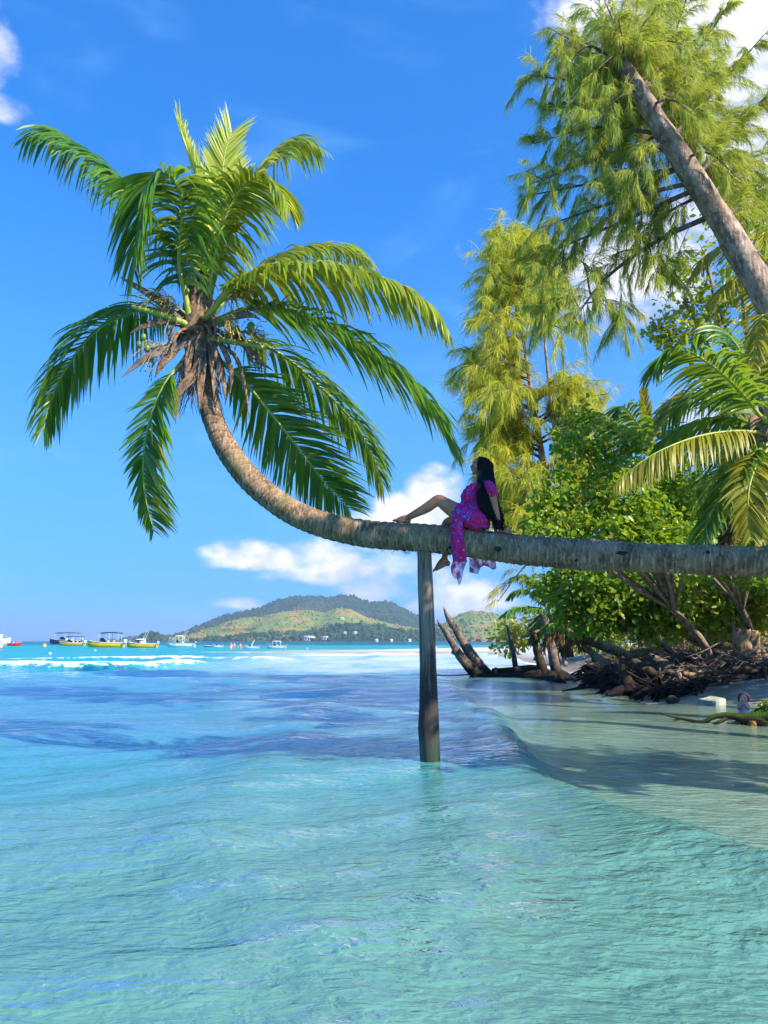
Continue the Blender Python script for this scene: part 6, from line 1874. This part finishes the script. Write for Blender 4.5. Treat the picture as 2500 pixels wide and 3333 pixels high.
# ---- houses on the far shore
m_wall = simple('house_wall', (.62, .58, .52), .8, .1, .5); m_roof = simple('house_roof', (.48, .50, .52), .7, .15, .5); m_roof_red = simple('house_roof_clay', (.45, .24, .16), .8, .15, .5)
def house(label, sx, wpx, hpx, hz, Y, roof, d=8.0):
    x = P(sx, 2060, Y).x
    z = float(hz(np.array(x), np.array(Y))) if hz else 0.5
    w = wpx * Y / FPX; h = hpx * Y / FPX
    root = empty('house', (x, Y, z)); tag(root, label, 'house')
    def box(mb, x0, x1, y0, y1, z0, z1):
        V = np.array([(a, b, c) for a in (x0, x1) for b in (y0, y1) for c in (z0, z1)])
        mb.add(V, [(0, 1, 3, 2), (4, 6, 7, 5), (0, 4, 5, 1), (2, 3, 7, 6), (0, 2, 6, 4), (1, 5, 7, 3)])
    mb = MB(); box(mb, -w / 2, w / 2, 0, d, -4, h * .55); mb.obj('wall', m_wall, None).parent = root
    mb = MB()
    o_ = w * .05
    V = np.array([(-w / 2 - o_, -o_, h * .55), (w / 2 + o_, -o_, h * .55), (w / 2 + o_, d + o_, h * .55), (-w / 2 - o_, d + o_, h * .55), (-w * .32, d / 2, h), (w * .32, d / 2, h)])
    mb.add(V, [(0, 1, 5, 4), (2, 3, 4, 5)], [(1, 2, 5), (3, 0, 4), (0, 3, 2), (0, 2, 1)]); mb.obj('roof', roof, None).parent = root
    nwin = max(2, int(w / 5))
    for i in range(nwin):
        cx_ = -w / 2 + w * (i + .5) / nwin
        mb = MB(); box(mb, cx_ - w / nwin * .22, cx_ + w / nwin * .22, -.12, .05, h * .12, h * .42); mb.obj('window' if i != nwin // 2 else 'door', m_glass, None).parent = root
house('large pale roofed hotel building low on the far wooded shore', 1005, 42, 16, hz_low, 1655, m_roof, 14)
house('smaller pale building right of the large far hotel roof', 1058, 24, 12, hz_low, 1660, m_roof)
house('lone villa high on the far hillside', 1111, 18, 10, hz_front, 1990, m_roof)
house('left one of two villas in the far woods below the lone hillside villa', 1122, 11, 9, hz_low, 1700, m_roof)
house('right one of two villas in the far woods below the lone hillside villa', 1155, 16, 9, hz_low, 1700, m_roof)
house('small white beach hut on the far shore, leftmost of three', 1226, 10, 8, None, 1500, m_white, 5)
house('small white beach hut on the far shore, middle of three', 1274, 10, 8, None, 1500, m_white, 5)
house('small white beach hut on the far shore, nearest the prop post', 1333, 11, 8, None, 1500, m_white, 5)
house('pale cottage at the foot of the far hill, left of the hotel', 925, 14, 11, hz_low, 1680, m_roof_red)

# ================================================================== trees of the same bank just outside the picture (they shade the trunk and the near water)
def bank_tree(label, base, blobs, seed):
    gen = np.random.default_rng(seed)
    root = empty('broadleaf_tree', base)
    tag(root, label, 'tree')
    bpy.context.view_layer.update()
    lm = MB()
    b0 = np.array(base)
    fork = b0 * .5 + np.mean([b[:3] for b in blobs], 0) * .5
    ragged_trunk([Vector(b0 - [0, 0, .4]), Vector(b0 * .5 + fork * .5), Vector(fork)], [.3, .25, .18], 16, 10, seed).obj('trunk', m_bark, root, True)
    for x, y, z, r in blobs:
        leaf_cloud(lm, (x, y, z), (r, r, r * .8), int(11 * r * r), 46, 0.22, gen, 0.2, 0.6)
        tm = MB()
        tm.add(*tube(spline([fork, (fork + np.array([x, y, z])) / 2, (x, y, z)], 8), np.linspace(.14, .03, 8), 6))
        tm.obj('limb', m_bark, root, True)
    tag(lm.obj('foliage', m_leaf, root), kind='stuff')
bank_tree('broad-leaved bank tree just out of view to the right, shading the seated woman', (9.4, 5.0, 0.9), [(5.9, 5.7, 6.1, 1.15), (7.2, 5.5, 6.5, 1.35), (8.7, 5.3, 6.2, 1.4), (6.4, 5.4, 7.5, 1.0), (7.8, 5.2, 5.4, 1.2), (9.8, 5.2, 5.6, 1.4)], 401)
bank_tree('broad-leaved bank tree out of view at right, shading the child and the driftwood', (13.6, 14.4, 1.4), [(12.8, 16.2, 4.0, 1.5), (14.4, 15.2, 4.8, 1.3), (14.8, 17.0, 4.6, 1.3)], 403)
bank_tree('tall bank tree out of view at right, shading the thicket behind the driftwood', (15.6, 20.0, 1.6), [(14.6, 19.4, 6.4, 2.0), (16.2, 20.6, 6.6, 2.2), (13.8, 21.5, 6.6, 1.7), (15.6, 22.6, 6.4, 2.0)], 404)

# ================================================================== sea air: one closed box of thin haze round everything
m_haze = bpy.data.materials.new('sea_haze')
m_haze.use_nodes = True
nt = m_haze.node_tree
nt.nodes.clear()
g = G(nt)
out = g.n('OutputMaterial')
pv = g.n('VolumePrincipled', {'Color': (0.62, 0.82, 1.0), 'Density': 0.00015, 'Anisotropy': 0.2})
g.put(out.inputs['Volume'], pv.outputs[0])
bx = [(-7000, 7000), (-60, 13500), (-8, 215)]
V = np.array([(a, b, c) for a in bx[0] for b in bx[1] for c in bx[2]], dtype=float)
me = mesh_np('haze', V, [(0, 1, 3, 2), (4, 6, 7, 5), (0, 4, 5, 1), (2, 3, 7, 6), (0, 2, 6, 4), (1, 5, 7, 3)], None, (m_haze,))
tag(link('haze', me), 'thin pale sea haze filling the air over the bay', 'haze', kind='stuff')
